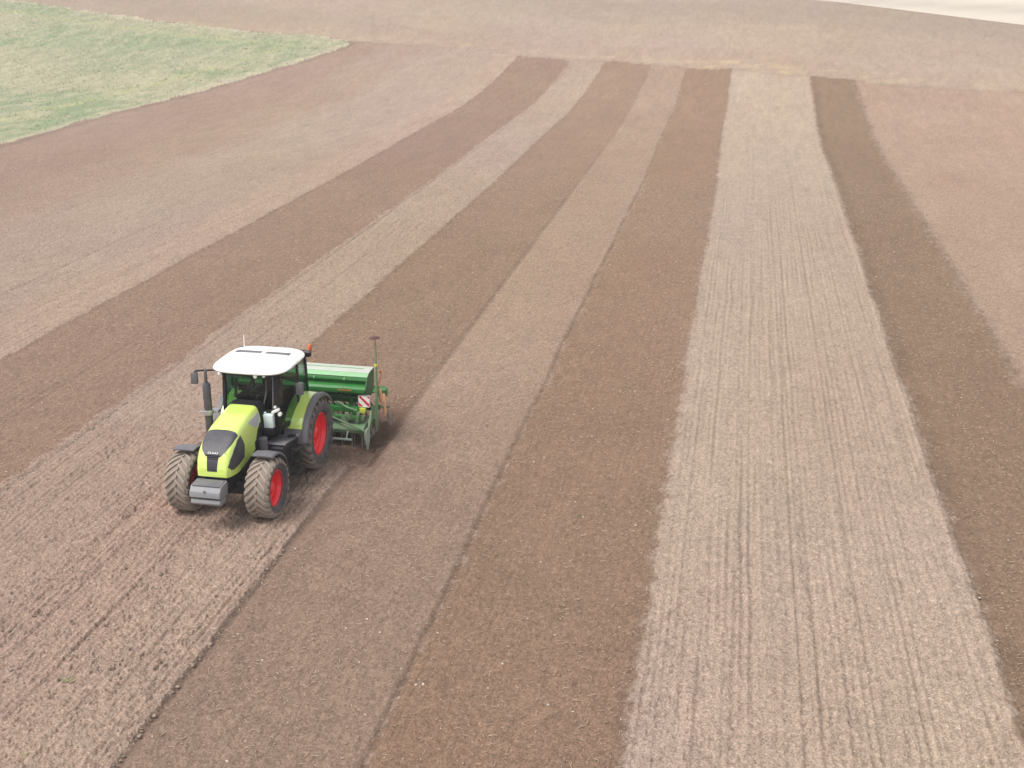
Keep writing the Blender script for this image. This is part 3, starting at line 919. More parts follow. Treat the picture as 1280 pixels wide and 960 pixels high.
# front weight on the linkage
W_ = empty('front_weight', (3.55, 0, .9)); W_.parent = T
b = MB()
b.prism([(.02, .19), (.34, .17), (.44, .06), (.46, -.06), (.40, -.10), (.02, -.12)], 'Y', -.35, .35, bev=.02)
b.build('weight_block', M['weight'], W_)
b = MB()
b.prism([(.10, -.13), (.42, -.12), (.45, -.20), (.38, -.27), (.12, -.26)], 'Y', -.34, .34, bev=.025)
b.build('lower_weight', M['weight'], W_)
b = MB()
b.box((.22, 0, .185), (.30, .64, .022), rot=(0, .06, 0), bev=.008)
b.box((.445, 0, .075), (.02, .05, .05), bev=.008)
b.build('weight_plate', M['grey'], W_)
for s in (1, -1):
    b = MB(); b.box((-.08, s * .22, -.05), (.5, .05, .12), bev=.01)
    b.box((-.02, s * .27, .05), (.06, .14, .05), bev=.01)
    b.build('linkage_arm', M['chassis'], W_)

# fenders
def arc_shell(cx, cz, r, a0, a1, y0, y1, th, n=22, lip=0.0, mi=0, mb=None):
    mb = mb or MB()
    secs = []
    for i in range(n + 1):
        a = R(a0 + (a1 - a0) * i / n)
        c, s = math.cos(a), math.sin(a)
        P = []
        ys = [y0, y0 + (y1 - y0) * .5, y1]
        outer = [(y0, r), ((y0 + y1) / 2, r + .012), (y1 - .02 * (1 if y1 > y0 else -1), r), (y1, r - .025 - lip)]
        inner = [(y1 - .012 * (1 if y1 > y0 else -1), r - .03 - lip), (y1 - .03 * (1 if y1 > y0 else -1), r - th), (y0, r - th)]
        for (yy, rr) in outer + inner: P.append((cx + rr * c, yy, cz + rr * s))
        secs.append(P)
    k = len(secs[0]); vs = [p for q in secs for p in q]; fs = []
    for i in range(n):
        for j in range(k):
            j2 = (j + 1) % k
            fs.append((i * k + j, i * k + j2, (i + 1) * k + j2, (i + 1) * k + j))
    fs += [tuple(range(k)), tuple(n * k + j for j in range(k))]
    mb.add(vs, fs, mi)
    return mb
for s in (1, -1):
    f = arc_shell(0, RR, 1.00, 26, 145, s * .60, s * 1.05, .03).build('rear_fender', M['lime'], T)
    arc_shell(0, RR, 1.005, 8, 145, s * 1.053, s * 1.20, .03, lip=.05).build('fender_edge', M['grey'], f)
    arc_shell(0, RR, .995, 6, 25.5, s * .60, s * 1.05, .03).build('fender_foot', M['grey'], f)
    # inner wall between fender and cab
    b = MB()
    b.prism([(1.0 * math.cos(R(a)), RR + .98 * math.sin(R(a))) for a in range(10, 150, 10)], 'Y', s * .585, s * .61)
    b.build('fender_wall', M['black'], f)
    ff = arc_shell(WB, RF, .80, 80, 178, s * .68, s * 1.17, .022, lip=.02).build('front_fender', M['grey'], T)
    b = MB(); b.tube([(WB - .1, s * .56, RF), (WB - .35, s * .60, RF + .5), (WB - .30, s * .80, RF + .73)], .022)
    b.build('fender_bracket', M['chassis'], ff)

# exhaust and air intake on the right front corner of the cab
b = MB()
b.lathe([(.001, 0), (.085, 0), (.09, .03), (.09, .50), (.001, .50)], (1.92, -.77, 1.45), 20, axis='Z')
b.lathe([(.001, .56), (.088, .56), (.092, .60), (.092, 1.18), (.06, 1.24), (.045, 1.24)], (1.92, -.77, 1.45), 20, axis='Z')
b.tube([(1.92, -.77, 1.5), (1.95, -.66, 1.2), (2.1, -.45, 1.1)], .06)
ex = b.build('exhaust', M['exhaust'], T)
b = MB(); b.lathe([(.10, .47), (.105, .49), (.105, .57), (.10, .59), (.08, .59), (.08, .47), (.10, .47)], (1.92, -.77, 1.45), 20, axis='Z')
b.box((1.80, -.67, 1.98), (.16, .22, .06), bev=.01)
b.box((1.94, -.91, 1.97), (.05, .12, .05), bev=.01)
b.build('clamp', M['steel'], ex)
b = MB(); b.tube([(1.92, -.77, 2.66), (1.92, -.77, 2.80), (1.91, -.775, 2.92), (1.88, -.78, 2.98)], [.036, .036, .034, .032], 14)
b.build('tail_pipe', M['exhaust'], ex)

# cab
def lerp(a, b_, t): return tuple(a[i] + (b_[i] - a[i]) * t for i in range(3))
FB, FT_ = (1.40, .62, 1.42), (1.22, .64, 2.80)      # front pillar (left); right is mirrored
BB, BT = (.42, .80, 1.42), (.28, .76, 2.80)          # door rear pillar
RB, RT = (-.42, .70, 1.60), (-.40, .68, 2.78)        # rear pillar
def mir(p, s): return (p[0], p[1] * s, p[2])
CAB = empty('cab', (0, 0, 1.4)); CAB.parent = T
def loc(p): return (p[0], p[1], p[2] - 1.4)
def bar(mb, a, b_, w, d):
    """rectangular bar between two points"""
    A, B = Vector(loc(a)), Vector(loc(b_))
    t = (B - A).normalized(); x = Vector((0, 1, 0)) if abs(t.y) < .8 else Vector((1, 0, 0))
    y = t.cross(x).normalized(); x = y.cross(t).normalized()
    vs = [p + x * i * w / 2 + y * j * d / 2 for p in (A, B) for i, j in ((-1, -1), (1, -1), (1, 1), (-1, 1))]
    mb.add(vs, [(0, 1, 2, 3), (7, 6, 5, 4), (0, 1, 5, 4), (1, 2, 6, 5), (2, 3, 7, 6), (3, 0, 4, 7)])
b = MB()
for s in (1, -1):
    bar(b, mir(FB, s), mir(FT_, s), .07, .08)
    bar(b, mir(BB, s), mir(BT, s), .05, .06)
    bar(b, mir(RB, s), mir(RT, s), .08, .08)
    bar(b, mir(FT_, s), mir(BT, s), .06, .08); bar(b, mir(BT, s), mir(RT, s), .06, .08)
    bar(b, mir(FB, s), mir(BB, s), .05, .10); bar(b, mir(BB, s), mir(RB, s), .05, .10)
bar(b, FT_, mir(FT_, -1), .08, .08); bar(b, RT, mir(RT, -1), .06, .08); bar(b, RB, mir(RB, -1), .06, .10)
b.build('cab_frame', M['black'], CAB, smooth=False)
b = MB()
b.prism([(-.42, .0), (1.40, .0), (1.40, .05), (-.42, .05)], 'Y', -.70, .70)
b.box((-.30, 0, .25), (.22, 1.2, .50), bev=.03)
b.build('cab_floor', M['seal'], CAB)
# lower front panel of the cab
b = MB()
b.box((1.36, 0, .20), (.05, 1.16, .50), bev=.01)
b.build('front_panel', M['seal'], CAB)
def pane(name, pts, th=.008, mat='glass'):
    mb = MB()
    P = [Vector(loc(p)) for p in pts]
    n = (P[1] - P[0]).cross(P[2] - P[0]).normalized() * th
    k = len(P)
    mb.add([p[:] for p in P] + [(p + n)[:] for p in P], [tuple(range(k))[::-1], tuple(k + i for i in range(k))] + [(i, (i + 1) % k, k + (i + 1) % k, k + i) for i in range(k)])
    return mb.build(name, M[mat], CAB, smooth=False)
def inset(a, b_, t): return lerp(a, b_, t)
fa, fb = (1.385, -.58, 1.88), (1.385, .58, 1.88)
pane('windscreen', [(1.38, -.58, 1.70), (1.38, .58, 1.70), (1.225, .60, 2.76), (1.225, -.60, 2.76)])
for s in (1, -1):
    pane('door_glass', [(1.34, s * .66, 1.50), (.47, s * .81, 1.50), (.33, s * .775, 2.75), (1.18, s * .665, 2.75)])
    pane('side_window', [(.37, s * .80, 1.75), (-.37, s * .72, 1.75), (-.36, s * .69, 2.74), (.24, s * .765, 2.74)])
pane('rear_window', [(-.42, -.64, 1.70), (-.42, .64, 1.70), (-.40, .62, 2.73), (-.40, -.62, 2.73)])
# door frame lines and handles
b = MB()
b.tube([(1.22, .70, 1.45), (1.16, .71, 1.2), (1.10, .715, .5)][:2], .012)
b.tube([(1.47, .60, .55), (1.42, .61, 1.0), (1.36, .60, 1.36)], .014, 8)
b.build('grab_rail', M['grey'], CAB)
# interior: seat, console, wheel, dash
S_ = empty('driver_seat', (.25, 0, .05)); S_.parent = CAB
b = MB()
b.box((0, 0, .16), (.36, .40, .30), bev=.05); b.box((.02, 0, .38), (.50, .52, .14), bev=.05)
b.build('seat_cushion', M['seat'], S_)
b = MB(); b.box((-.26, 0, .74), (.14, .50, .64), rot=(0, -.12, 0), bev=.06); b.box((-.32, 0, 1.13), (.10, .30, .20), rot=(0, -.12, 0), bev=.04)
b.build('backrest', M['seat'], S_)
for s in (1, -1):
    b = MB(); b.box((.04, s * .33, .56), (.44, .09, .07), bev=.025); b.build('armrest', M['purple'], S_)
b = MB()
b.prism([(.96, .05), (1.34, .05), (1.34, .48), (1.16, .52), (1.02, .40)], 'Y', -.20, .20, bev=.02)
b.build('dashboard', M['seat'], CAB)
st = MB()
ca, sa = math.cos(R(55)), math.sin(R(55))
cen = Vector((.88, 0, .66))
ring = [cen + Vector((0, 1, 0)) * .20 * math.cos(a) + Vector((ca, 0, sa)) * .20 * math.sin(a) * .9 for a in [2 * PI * i / 28 for i in range(28)]]
st.tube(ring, .016, 8, closed=True)
for a in (0.4, PI - .4, -PI / 2):
    st.tube([cen + Vector((.02, 0, -.02)), cen + Vector((0, 1, 0)) * .20 * math.cos(a) + Vector((ca, 0, sa)) * .18 * math.sin(a)], .013, 6)
st.lathe([(.05, -.02), (.05, .02), (.001, .02)], cen, 14, axis='Z')
st.tube([cen, (1.05, 0, .45)], .035, 8)
st.build('steering_wheel', M['purple'], CAB)
b = MB(); b.box((.45, -.48, .42), (.75, .22, .40), bev=.05); b.box((.70, -.46, .78), (.05, .20, .15), rot=(0, .3, .3), bev=.01)
b.build('control_console', M['seat'], CAB)
b = MB(); b.box((1.13, -.42, 1.22), (.03, .26, .12), rot=(0, .4, 0), bev=.01); b.build('sun_visor', M['lidedge'] if False else M['canister'], CAB)
b = MB(); b.tube([(1.41, .46, 1.28), (1.425, .44, .9), (1.44, .33, .52)], .007, 6); b.tube([(1.42, .45, 1.0), (1.44, .36, .62)], .014, 6)
b.build('wiper', M['grey'], CAB)
# roof
def superring(hx, hy, z, e=.42, n=64, cx=0.0):
    o = []
    for i in range(n):
        a = 2 * PI * i / n; c, s = math.cos(a), math.sin(a)
        o.append((cx + hx * math.copysign(abs(c) ** e, c), hy * math.copysign(abs(s) ** e, s), z))
    return o
RX = .66
b = MB()
lv = [(.86, .80, 1.405), (.925, .885, 1.418), (.945, .905, 1.452), (.925, .885, 1.49), (.87, .83, 1.52), (.74, .71, 1.542), (.46, .45, 1.555), (.2, .2, 1.56)]
rs = [superring(hx, hy * 1.025, z, .50, 64, RX) for hx, hy, z in lv]
vs = [p for r_ in rs for p in r_]; n = 64; fs = []
for i in range(len(rs) - 1):
    for j in range(n):
        fs.append((i * n + j, i * n + (j + 1) % n, (i + 1) * n + (j + 1) % n, (i + 1) * n + j))
fs.append(tuple((len(rs) - 1) * n + j for j in range(n))); fs.append(tuple(range(n))[::-1])
b.add(vs, fs)
roof = b.build('roof', M['white'], CAB, angle=60)
b = MB()
rs = [superring(hx, hy, z, .50, 64, RX) for hx, hy, z in [(.76, .74, 1.32), (.84, .82, 1.35), (.84, .82, 1.403)]]
vs = [p for r_ in rs for p in r_]; fs = []
for i in range(2):
    for j in range(n):
        fs.append((i * n + j, i * n + (j + 1) % n, (i + 1) * n + (j + 1) % n, (i + 1) * n + j))
fs.append(tuple(range(n))[::-1]); fs.append(tuple(2 * n + j for j in range(n)))
b.add(vs, fs)
b.build('roof_lining', M['seal'], CAB, angle=60)
for (y0, y1) in ((-.70, -.06), (.04, .64)):
    b = MB(); b.box((0.36, (y0 + y1) / 2, 1.555), (.16, y1 - y0, .022), bev=.006)
    for k in range(9): b.box((0.36, y0 + (k + .5) * (y1 - y0) / 9, 1.562), (.09, .008, .008))
    b.build('roof_vent', M['vent'], roof)
b = MB(); b.lathe([(.035, 0), (.035, .02), (.001, .026)], (1.20, .03, 1.54), 14, axis='Z'); b.build('roof_cap', M['silver'], roof)
for (x, y, z, sz) in ((1.54, .26, 1.375, .085), (1.50, .46, 1.375, .06), (1.52, -.66, 1.375, .07)):
    b = MB(); b.lathe([(.001, -.05), (sz * .5, -.05), (sz * .6, .01), (sz * .5, .03), (.001, .035)], (x - .02, y * .96, z), 16, axis='X')
    b.build('work_lamp', M['lamp'], roof)
for s in (1, -1):
    b = MB(); b.box((-.28, s * .80, 1.38), (.14, .20, .13), bev=.02); b.build('rear_lamp', M['seal'], roof)
b = MB(); b.tube([(-.14, -.72, 1.49), (-.15, -.72, 1.80)], .008, 6); b.build('antenna', M['white'], roof)
bc = MB()
bc.lathe([(.001, .06), (.05, .06), (.055, .09), (.052, .17), (.035, .20), (.001, .205)], (-.24, .90, 1.43), 18, axis='Z')
be = bc.build('beacon', M['beacon'], roof)
b = MB(); b.lathe([(.001, 0), (.045, 0), (.045, .06), (.001, .06)], (-.24, .90, 1.43), 14, axis='Z'); b.box((-.21, .82, 1.44), (.05, .14, .03), bev=.006)
b.build('beacon_mount', M['grey'], be)

# mirrors
def mirror(path, c, sz, rz):
    mr = empty('mirror', path[0]); mr.parent = T
    o0 = Vector(path[0])
    b = MB(); b.tube([Vector(p) - o0 for p in path], .022, 8); b.build('mirror_arm', M['black'], mr)
    b = MB(); b.box(Vector(c) - o0, sz, rot=(0, 0, rz), bev=.025); h_ = b.build('mirror_housing', M['grey'], mr)
    cc = Vector(c) - o0 + Vector((-math.cos(rz) * (sz[0] / 2 + .002), -math.sin(rz) * (sz[0] / 2 + .002), 0))
    b = MB(); b.box(cc, (.004, sz[1] * .84, sz[2] * .84), rot=(0, 0, rz), bev=.0); b.build('mirror_glass', M['mirror'], h_)
mirror([(1.25, -.64, 2.78), (1.42, -1.0, 2.80), (1.50, -1.20, 2.80), (1.50, -1.26, 2.75), (1.50, -1.26, 2.50)], (1.50, -1.26, 2.62), (.09, .16, .28), R(8))
mirror([(1.22, .66, 2.68), (1.05, .92, 2.60), (.98, 1.05, 2.50), (.98, 1.08, 2.35)], (.97, 1.08, 2.35), (.09, .17, .30), R(-6))

# white canister and the bracket beside it
b = MB(); b.box((1.60, .53, 1.74), (.14, .27, .34), bev=.02); b.lathe([(.03, 0), (.03, .04), (.001, .04)], (1.60, .46, 1.91), 12, axis='Z')
cn = b.build('canister', M['canister'], T)
b = MB(); b.box((1.60, .72, 2.00), (.10, .20, .07), rot=(.5, 0, 0), bev=.02); b.lathe([(.001, -.03), (.045, -.03), (.045, .03), (.001, .03)], (1.62, .83, 1.94), 12, axis='X')
b.lathe([(.001, -.02), (.03, -.02), (.03, .02), (.001, .02)], (1.62, .72, 2.10), 10, axis='X')
b.build('canister_bracket', M['lamp'], cn)
b = MB(); b.box((1.66, .48, 1.52), (.20, .40, .16), bev=.02); b.box((1.50, .62, 1.70), (.10, .30, .55), bev=.02)
b.build('battery_box', M['seal'], T)
# hydraulic filter canister beside the bonnet
b = MB(); b.lathe([(.001, -.16), (.09, -.16), (.10, -.13), (.10, .16), (.001, .17)], (1.95, .52, 1.30), 18, axis='Z'); b.build('filter_canister', M['grey'], T)
# fuel tank with step
b = MB()
b.prism([(.85, .50), (1.72, .50), (1.85, .72), (1.85, 1.18), (1.72, 1.24), (.90, 1.12), (.80, .9)], 'Y', .42, .96, bev=.04)
tk = b.build('fuel_tank', M['black'], T)
b = MB()
b.prism([(.96, 1.15), (1.74, 1.26), (1.80, 1.25), (1.74, 1.275), (.96, 1.17)], 'Y', .50, .98, bev=.004)
b.build('tank_cover', M['grey'], tk)
b = MB(); b.lathe([(.10, 0), (.10, .03), (.08, .045), (.001, .045)], (1.12, .86, 1.175), 20, axis='Z'); b.build('tank_cap', M['seal'], tk)
b = MB(); b.lathe([(.03, 0), (.03, .05), (.001, .06)], (1.0, .96, 1.17), 12, axis='Z'); b.build('filler_neck', M['steel'], tk)
b = MB()
for z in (.45, .75, 1.02): b.box((1.35, 1.06, z), (.36, .20, .03), bev=.008)
for x in (1.17, 1.53): b.box((x, 1.04, .74), (.03, .05, .62), bev=.008)
b.build('step', M['chassis'], T)

# rear linkage
for s in (1, -1):
    b = MB(); b.tube([(-.35, s * .38, .62), (-1.15, s * .44, .52)], .038, 10)
    b.tube([(-.45, s * .30, 1.25), (-.80, s * .40, 1.22), (-.85, s * .42, .62)], .026, 8)
    b.build('lower_link', M['chassis'], T)
b = MB(); b.tube([(-.45, 0, 1.25), (-1.25, 0, 1.05)], .034, 10)
b.build('top_link', M['chassis'], T)

# hydraulic hoses from the tractor to the drill
for k, (y0, y1) in enumerate(((-.16, -.30), (-.08, -.12), (.08, .20), (.16, .42))):
    b = MB(); b.tube([(-.50, y0, 1.18), (-.75, y0, 1.30 - .03 * k), (-1.05, (y0 + y1) / 2, 1.22), (-1.35, y1, 1.08), (-1.60, y1, 1.0)], .016, 8)
    b.build('hydraulic_hose', M['seal'], T)

# ------------------------------------------------------------------ seed drill
D = empty('seed_drill', (TRX + math.cos(H0) * -1.2, TRY + math.sin(H0) * -1.2, ground_lift), H0)
tag(D, 'green seed drill with long pale-lidded hopper hitched behind the tractor', 'seed drill')
DX = 1.2
def dl(x): return x + DX     # tractor x -> drill x
b = MB()
prof = [(-1.84, 1.80), (-1.73, 1.73), (-1.70, 1.66), (-1.78, 1.62), (-1.80, 1.56), (-1.62, 1.53), (-1.56, 1.48), (-1.56, 1.38), (-1.72, 1.30), (-2.05, 1.24), (-2.20, 1.40), (-2.24, 1.82)]
b.prism([(dl(x), z) for x, z in prof], 'Y', -1.78, 1.78, bev=.012)
hop = b.build('hopper', M['green'], D)
b = MB()
b.prism([(dl(-2.28), 1.83), (dl(-1.86), 1.806), (dl(-1.86), 1.83), (dl(-2.05), 1.852), (dl(-2.28), 1.862)], 'Y', -1.80, 1.80, bev=.006)
ld = b.build('lid', M['lid'], hop)
b = MB()
b.prism([(dl(-1.855), 1.805), (dl(-1.735), 1.738), (dl(-1.72), 1.760), (dl(-1.855), 1.826)], 'Y', -1.80, 1.80, bev=.004)
b.build('lid_edge', M['lidedge'], hop)
for s in (1, -1):
    b = MB()
    b.prism([(dl(x), z) for x, z in [(-1.86, 1.82), (-1.68, 1.70), (-1.54, 1.48), (-1.62, 1.28), (-2.05, 1.20), (-2.22, 1.38), (-2.28, 1.84)]], 'Y', s * 1.785, s * 1.81, bev=.005)
    b.build('end_plate', M['dgreen'], hop)
b = MB()
for y in (-1.2, -.4, .4, 1.2): b.box((dl(-1.70), y, 1.685), (.05, .04, .06), bev=.01)
b.tube([(dl(-2.1), -1.6, 1.865), (dl(-2.1), 1.6, 1.865)], .010, 6)
b.build('lid_latch', M['lidedge'], hop)
b = MB(); b.box((dl(-1.538), 1.26, 1.455), (.008, .36, .085), rot=(0, .05, 0)); pl = b.build('name_plate', M['green'], hop)
text('hopper_lettering', 'AMAZONE', .075, (dl(-1.530), 1.26, 1.455), (R(90), 0, R(90)), M['orangetext'], hop, .004, 1.0)
# dark panel added below the hopper to stand for the shaded void
b = MB(); b.box((dl(-1.98), 0, 1.12), (.02, 3.3, .26), bev=.004); b.build('void_panel', M['dgreen'], D)
# main frame
b = MB()
b.box((dl(-1.62), 0, .92), (.14, 3.30, .13), bev=.015)
b.box((dl(-2.05), 0, 1.02), (.12, 3.40, .12), bev=.015)
b.box((dl(-1.46), 0, .765), (.10, 3.45, .085), bev=.012)
for y in (-1.5, -.9, .9, 1.5): b.box((dl(-1.53), y, .84), (.06, .06, .14), bev=.01)
for y in (-1.3, -.55, .55, 1.3):
    b.box((dl(-1.95), y, 1.15), (.10, .08, .42), rot=(0, -.25, 0), bev=.01)
    b.box((dl(-1.82), y, .97), (.50, .07, .09), bev=.01)
for s in (1, -1):
    b.prism([(dl(-1.25), .45), (dl(-1.15), .5), (dl(-1.35), 1.15), (dl(-1.55), 1.15), (dl(-1.6), .9)], 'Y', s * .40, s * .46, bev=.01)
b.build('frame', M['green'], D)
b = MB(); b.box((dl(-1.61), 1.70, .925), (.145, .14, .135), bev=.01); b.build('beam_end_cap', M['yellow'], D)
# feed tubes and metering under the hopper
for k in range(24):
    y = -1.66 + k * 3.32 / 23
    b = MB(); b.tube([(dl(-1.95), y, 1.28), (dl(-2.02), y, 1.10), (dl(-2.30), y * 1.04, .80), (dl(-2.55), y * 1.06, .45), (dl(-2.60), y * 1.06, .16)], .018, 6)
    b.build('seed_tube', M['seal'], D)
b = MB(); b.tube([(dl(-1.78), -1.7, 1.18), (dl(-1.78), 1.7, 1.18)], .035, 10)
for k in range(12): b.box((dl(-1.80), -1.6 + k * .29, 1.20), (.10, .07, .10), bev=.01)
b.build('metering_shaft', M['dgreen'], D)
# rotary harrow
HR = empty('rotary_harrow', (0, 0, .5)); HR.parent = D
b = MB()
b.prism([(dl(-1.25), -.08), (dl(-1.22), .02), (dl(-1.32), .10), (dl(-1.62), .12), (dl(-1.72), .03), (dl(-1.70), -.08)], 'Y', -1.82, 1.82, bev=.012)
b.box((dl(-1.50), 0, .24), (.16, 3.5, .10), bev=.015)
for y in (-1.25, -.7, .7, 1.25):
    b.prism([(y - .12, .10), (y + .12, .10), (y + .05, .30), (y - .05, .30)], 'X', dl(-1.55), dl(-1.40), bev=.01)
hb = b.build('harrow_body', M['dustgreen'], HR)
b = MB(); b.box((dl(-1.45), 0, .22), (.34, .40, .26), bev=.05); b.build('gearbox', M['dustgreen'], HR)
b = MB(); b.tube([(dl(-1.10), -1.70, -.20), (dl(-1.10), 1.55, -.20)], .032, 8)
for y in (-1.5, -.5, .5, 1.4): b.tube([(dl(-1.10), y, -.20), (dl(-1.30), y, .05)], .02, 6)
b.build('clod_bar', M['palegreen'], HR)
for k in range(14):
    y = -1.72 + k * 3.44 / 13
    b = MB(); b.box((dl(-1.47), y, -.09), (.24, .05, .03))
    for q in (-.09, .09):
        b.prism([(dl(-1.47) + q - .03, -.08), (dl(-1.47) + q + .03, -.08), (dl(-1.47) + q + .01, -.50), (dl(-1.47) + q - .01, -.50)], 'Y', y - .012, y + .012)
    b.build('harrow_tine', M['wornsteel'], HR)
for s in (1, -1):
    b = MB()
    b.prism([(dl(-1.02), .04), (dl(-1.00), -.12), (dl(-1.14), -.46), (dl(-1.24), -.48), (dl(-1.40), -.20), (dl(-1.38), .02), (dl(-1.22), .10)], 'Y', s * 1.91, s * 1.935, bev=.006)
    sp = b.build('side_plate', M['palegreen'], HR)
    b = MB()
    b.tube([(dl(-1.22), s * 1.93, -.02), (dl(-1.50), s * 1.93, .30), (dl(-1.62), s * 1.90, .42)], .028, 8)
    b.tube([(dl(-1.16), s * 1.92, .02), (dl(-1.22), s * 1.30, .22), (dl(-1.4), s * .95, .26)], .026, 8)
    b.build('plate_arm', M['dustgreen'], sp)
# levers and links seen above the harrow
for s in (1, -1):
    b = MB(); b.box((dl(-1.38), s * 1.38, .90 - .08), (.06, .10, .20), rot=(.4 * s, 0, 0), bev=.01)
    b.box((dl(-1.42), s * 1.62, .80), (.10, .07, .28), rot=(-.2 * s, 0, 0), bev=.01)
    b.tube([(dl(-1.55), s * 1.05, 1.13), (dl(-1.45), s * 1.35, 1.02), (dl(-1.45), s * 1.60, .96)], .024, 8)
    b.build('adjusting_link', M['dustgreen'], D)
# packer roller
b = MB()
b.lathe([(.001, -1.80), (.22, -1.80), (.22, 1.80), (.001, 1.80)], (dl(-2.12), 0, .30), 28)
for k in range(25):
    y = -1.74 + k * 3.48 / 24
    b.lathe([(.22, y - .03), (.285, y - .012), (.285, y + .012), (.22, y + .03)], (dl(-2.12), 0, .285), 28)
b.build('packer_roller', M['wornsteel'], D)
for s in (1, -1):
    b = MB()
    b.prism([(dl(-1.55), .50), (dl(-1.45), .62), (dl(-1.85), .98), (dl(-2.20), .90), (dl(-2.26), .28), (dl(-2.05), .22), (dl(-1.95), .60)], 'Y', s * 1.86, s * 1.885, bev=.006)
    b.build('side_frame', M['dustgreen'], D)
# coulters
b = MB()
b.box((dl(-2.45), 0, .66), (.09, 3.6, .09), bev=.01)
b.box((dl(-2.72), 0, .60), (.09, 3.6, .09), bev=.01)
b.build('coulter_beam', M['dgreen'], D)
for k in range(12):
    y = -1.75 + k * 3.5 / 11
    cr = empty('coulter', (dl(-2.62) + (.12 if k % 2 else 0), y, .17)); cr.parent = D
    b = MB(); b.lathe([(.001, -.006), (.17, -.002), (.17, .002), (.001, .006)], (0, 0, 0), 20); b.build('coulter_disc', M['wornsteel'], cr)
    b = MB(); b.prism([(.08, .46), (.14, .46), (.04, -.02), (-.04, -.02)], 'Y', .012, .035); b.build('coulter_arm', M['dgreen'], cr)
# following harrow, tines at the back
b = MB()
b.tube([(dl(-3.02), -1.85, .52), (dl(-3.02), 1.95, .52)], .026, 8)
for y in (-1.2, 1.2): b.tube([(dl(-2.72), y, .62), (dl(-3.02), y, .52)], .024, 8)
b.build('rear_bar', M['dustgreen'], D)
for k in range(16):
    y = -1.85 + k * 3.75 / 15
    b = MB(); b.tube([(dl(-3.02), y, .52), (dl(-3.10), y, .34), (dl(-3.02), y, .12), (dl(-3.12), y + .02, .03), (dl(-3.40), y + .06, .0)], .010, 5)
    b.build('rear_tine', M['wornsteel'], D)
# outer tine guards in dusty orange, disc at the border
for (p0, p1) in (((-2.30, 1.93, 1.30), (-2.26, 1.98, .92)), ((-2.72, 1.90, 1.00), (-2.52, 1.98, .45))):
    b = MB(); a_ = Vector((dl(p0[0]), p0[1], p0[2])); c_ = Vector((dl(p1[0]), p1[1], p1[2]))
    b.tube([a_, a_.lerp(c_, .15), a_.lerp(c_, .85), c_], [.02, .045, .050, .03], 10); b.build('orange_guard', M['tine'], D)
b = MB(); b.lathe([(.001, -.03), (.15, .0), (.17, .012), (.15, .02), (.001, -.01)], (dl(-2.95), 1.98, .20), 24); b.build('border_disc', M['wornsteel'], D)
b = MB(); b.tube([(dl(-2.9), 1.98, .2), (dl(-2.62), 1.95, .62), (dl(-2.4), 1.85, .8)], .026, 8); b.build('border_disc_arm', M['dustgreen'], D)
# loading platform at the back
b = MB()
b.box((dl(-2.92), .2, .98), (.30, 3.3, .03), bev=.006)
b.box((dl(-3.06), .2, 1.01), (.02, 3.3, .10), bev=.004)
for y in (-1.2, 0, 1.2): b.tube([(dl(-2.35), y, 1.25), (dl(-2.8), y, 1.0)], .02, 6)
b.prism([(dl(-3.0), .86), (dl(-2.78), .86), (dl(-2.76), 1.06), (dl(-3.0), 1.06)], 'Y', 1.72, 1.92, bev=.01)
b.build('platform', M['green'], D)
# folded marker arm with disc
MK = empty('track_marker', (dl(-1.78), 2.01, .84)); MK.parent = D
b = MB(); b.tube([(0, 0, -.05), (-.02, 0, .60), (-.05, 0, 1.10)], .036, 8); b.build('marker_arm', M['dustgreen'], MK)
b = MB(); b.tube([(-.05, 0, 1.10), (-.065, 0, 1.42), (-.08, 0, 1.80)], [.026, .024, .020], 8); b.build('marker_rod', M['dustgreen'], MK)
b = MB(); b.lathe([(.028, -.04), (.045, -.03), (.045, .03), (.028, .04)], (-.055, 0, 1.22), 12, axis='Z'); b.build('marker_joint', M['yellow'], MK)
b = MB(); b.lathe([(.001, .03), (.10, .022), (.15, 0), (.10, .012), (.001, .02)], (-.085, -.02, 1.93), 24, axis='Z')
b.tube([(-.08, 0, 1.79), (-.085, -.01, 1.96)], .008, 6)
b.build('marker_disc', M['rustdisc'], MK)
# orange loop behind the hopper's end
b = MB(); b.tube([(dl(-2.20), 1.86, 1.30), (dl(-2.34), 1.90, 1.42), (dl(-2.40), 1.95, 1.66), (dl(-2.28), 1.95, 1.78), (dl(-2.18), 1.88, 1.72)], .020, 8); b.build('hose_loop', M['orange'], D)
# warning board: white with red diagonal stripe
for s in (1, -1):
    wb_ = MB()
    wb_.box((dl(-1.60), s * 1.74, 1.17), (.02, .30, .30), bev=.03, seg=3)
    wbo = wb_.build('warning_board', M['lamp'], D)
    b = MB()
    q = [(s * (-.14), .11), (s * (-.09), .14), (s * .14, -.07), (s * .14, -.125), (s * .115, -.14)]
    b.prism([(s * 1.74 + y, 1.17 + z) for y, z in q], 'X', dl(-1.60) + .0101, dl(-1.60) + .013)
    b.build('stripe', M['signred'], wbo)
    b = MB(); b.prism([(s * 1.74 + y, 1.17 + z) for y, z in [(s * .06, .14), (s * .14, .07), (s * .14, .13), (s * .12, .14)]], 'X', dl(-1.60) + .0101, dl(-1.60) + .013)
    b.prism([(s * 1.74 + y, 1.17 + z) for y, z in [(s * -.14, -.04), (s * -.03, -.14), (s * -.12, -.14), (s * -.14, -.12)]], 'X', dl(-1.60) + .0101, dl(-1.60) + .013)
    b.build('stripe', M['signred'], wbo)

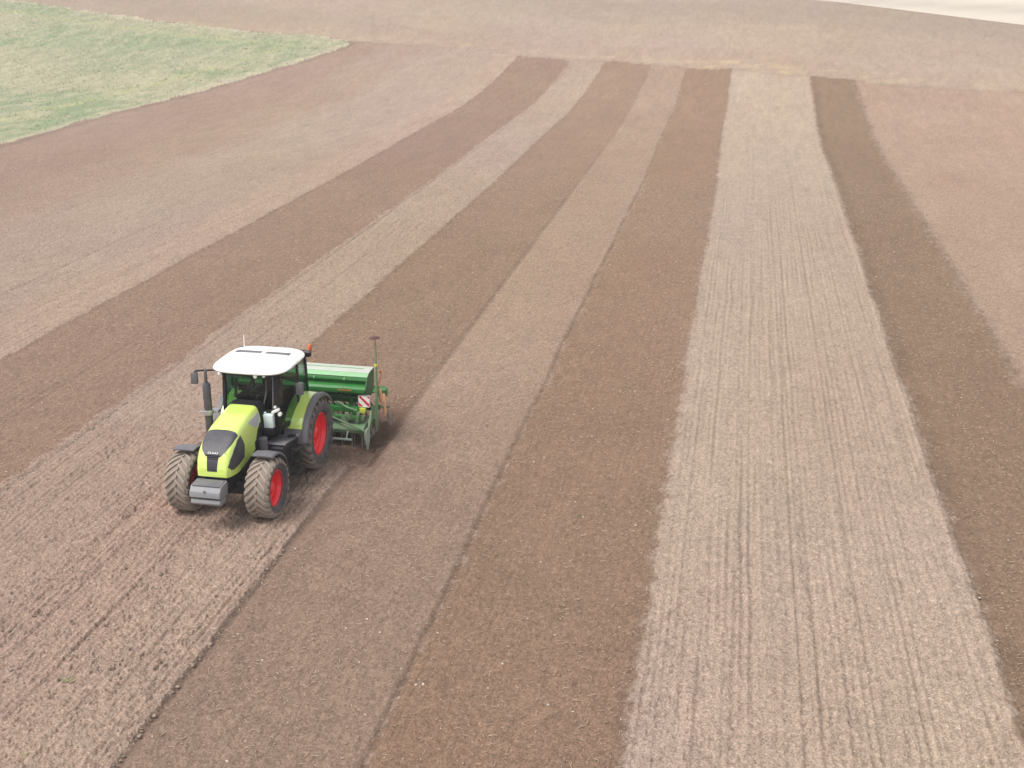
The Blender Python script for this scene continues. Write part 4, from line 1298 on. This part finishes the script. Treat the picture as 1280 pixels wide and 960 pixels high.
# ------------------------------------------------------------------ something dark far beyond the crest
def bush(u, v, s, label, seed):
    z0 = float(terrain(np.array([float(u)]), np.array([float(v)]))[0])
    r_ = np.random.default_rng(seed)
    n = 1500
    p = r_.normal(0, 1, (n, 3)); p /= np.linalg.norm(p, axis=1)[:, None]
    p *= (r_.random((n, 1)) ** .35) * np.array([1.3, 1.0, .8]) * s * (0.75 + .5 * vnoise(p[:, 0] * 2 + 9, p[:, 2] * 2 + 5, seed))[:, None]
    p[:, 2] += s * .9
    mb = MB()
    for q in p:
        a = Vector(r_.normal(0, 1, 3)).normalized(); c = a.orthogonal().normalized(); w = s * .10
        q = Vector(q)
        mb.add([q + a * w, q + c * w * .6, q - a * w, q - c * w * .6], [(0, 1, 2, 3)])
    root = empty('bush', (u, v, z0)); tag(root, label, 'bush', None)
    mb.build('foliage', BUSH, root)
    b = MB()
    for k in range(4):
        a = k * 1.7; b.tube([(0, 0, -.2), (math.cos(a) * s * .3, math.sin(a) * s * .3, s * .6), (math.cos(a) * s * .7, math.sin(a) * s * .6, s * 1.1)], [.12 * s, .07 * s, .02 * s], 6)
    b.build('stems', M['rustdisc'], root)
BUSH = paint('bush_leaf', (0.045, 0.052, 0.035), 0.8, 0, 0.1, 1)
bush(27.6, 328.5, 0.62, 'small dark bush on the skyline of the pale field at the top edge', 3)

# ------------------------------------------------------------------ air
def haze_box():
    x0, x1, y0, y1, z0, z1 = -2700, 2700, -75, 2700, -9, 58
    zl, zh = z0, z1
    mb = MB()
    mb.add([(x0, y0, zl), (x1, y0, zl), (x1, y1, zl), (x0, y1, zl), (x0, y0, zh), (x1, y0, zh), (x1, y1, zh), (x0, y1, zh)],
           [(0, 3, 2, 1), (4, 5, 6, 7), (0, 1, 5, 4), (1, 2, 6, 5), (2, 3, 7, 6), (3, 0, 4, 7)])
    m = bpy.data.materials.new('air'); m.use_nodes = True
    nt = m.node_tree
    for n in list(nt.nodes): nt.nodes.remove(n)
    o = nt.nodes.new('ShaderNodeOutputMaterial'); v = nt.nodes.new('ShaderNodeVolumePrincipled')
    v.inputs['Color'].default_value = (0.92, 0.92, 0.92, 1)
    v.inputs['Density'].default_value = HAZE
    nt.links.new(v.outputs[0], o.inputs['Volume'])
    ob = mb.build('haze', m, smooth=False)
    tag(ob, kind='stuff'); tag(ob, 'thin pale haze over the far end of the field', 'haze')
HAZE = 0.0008
haze_box()
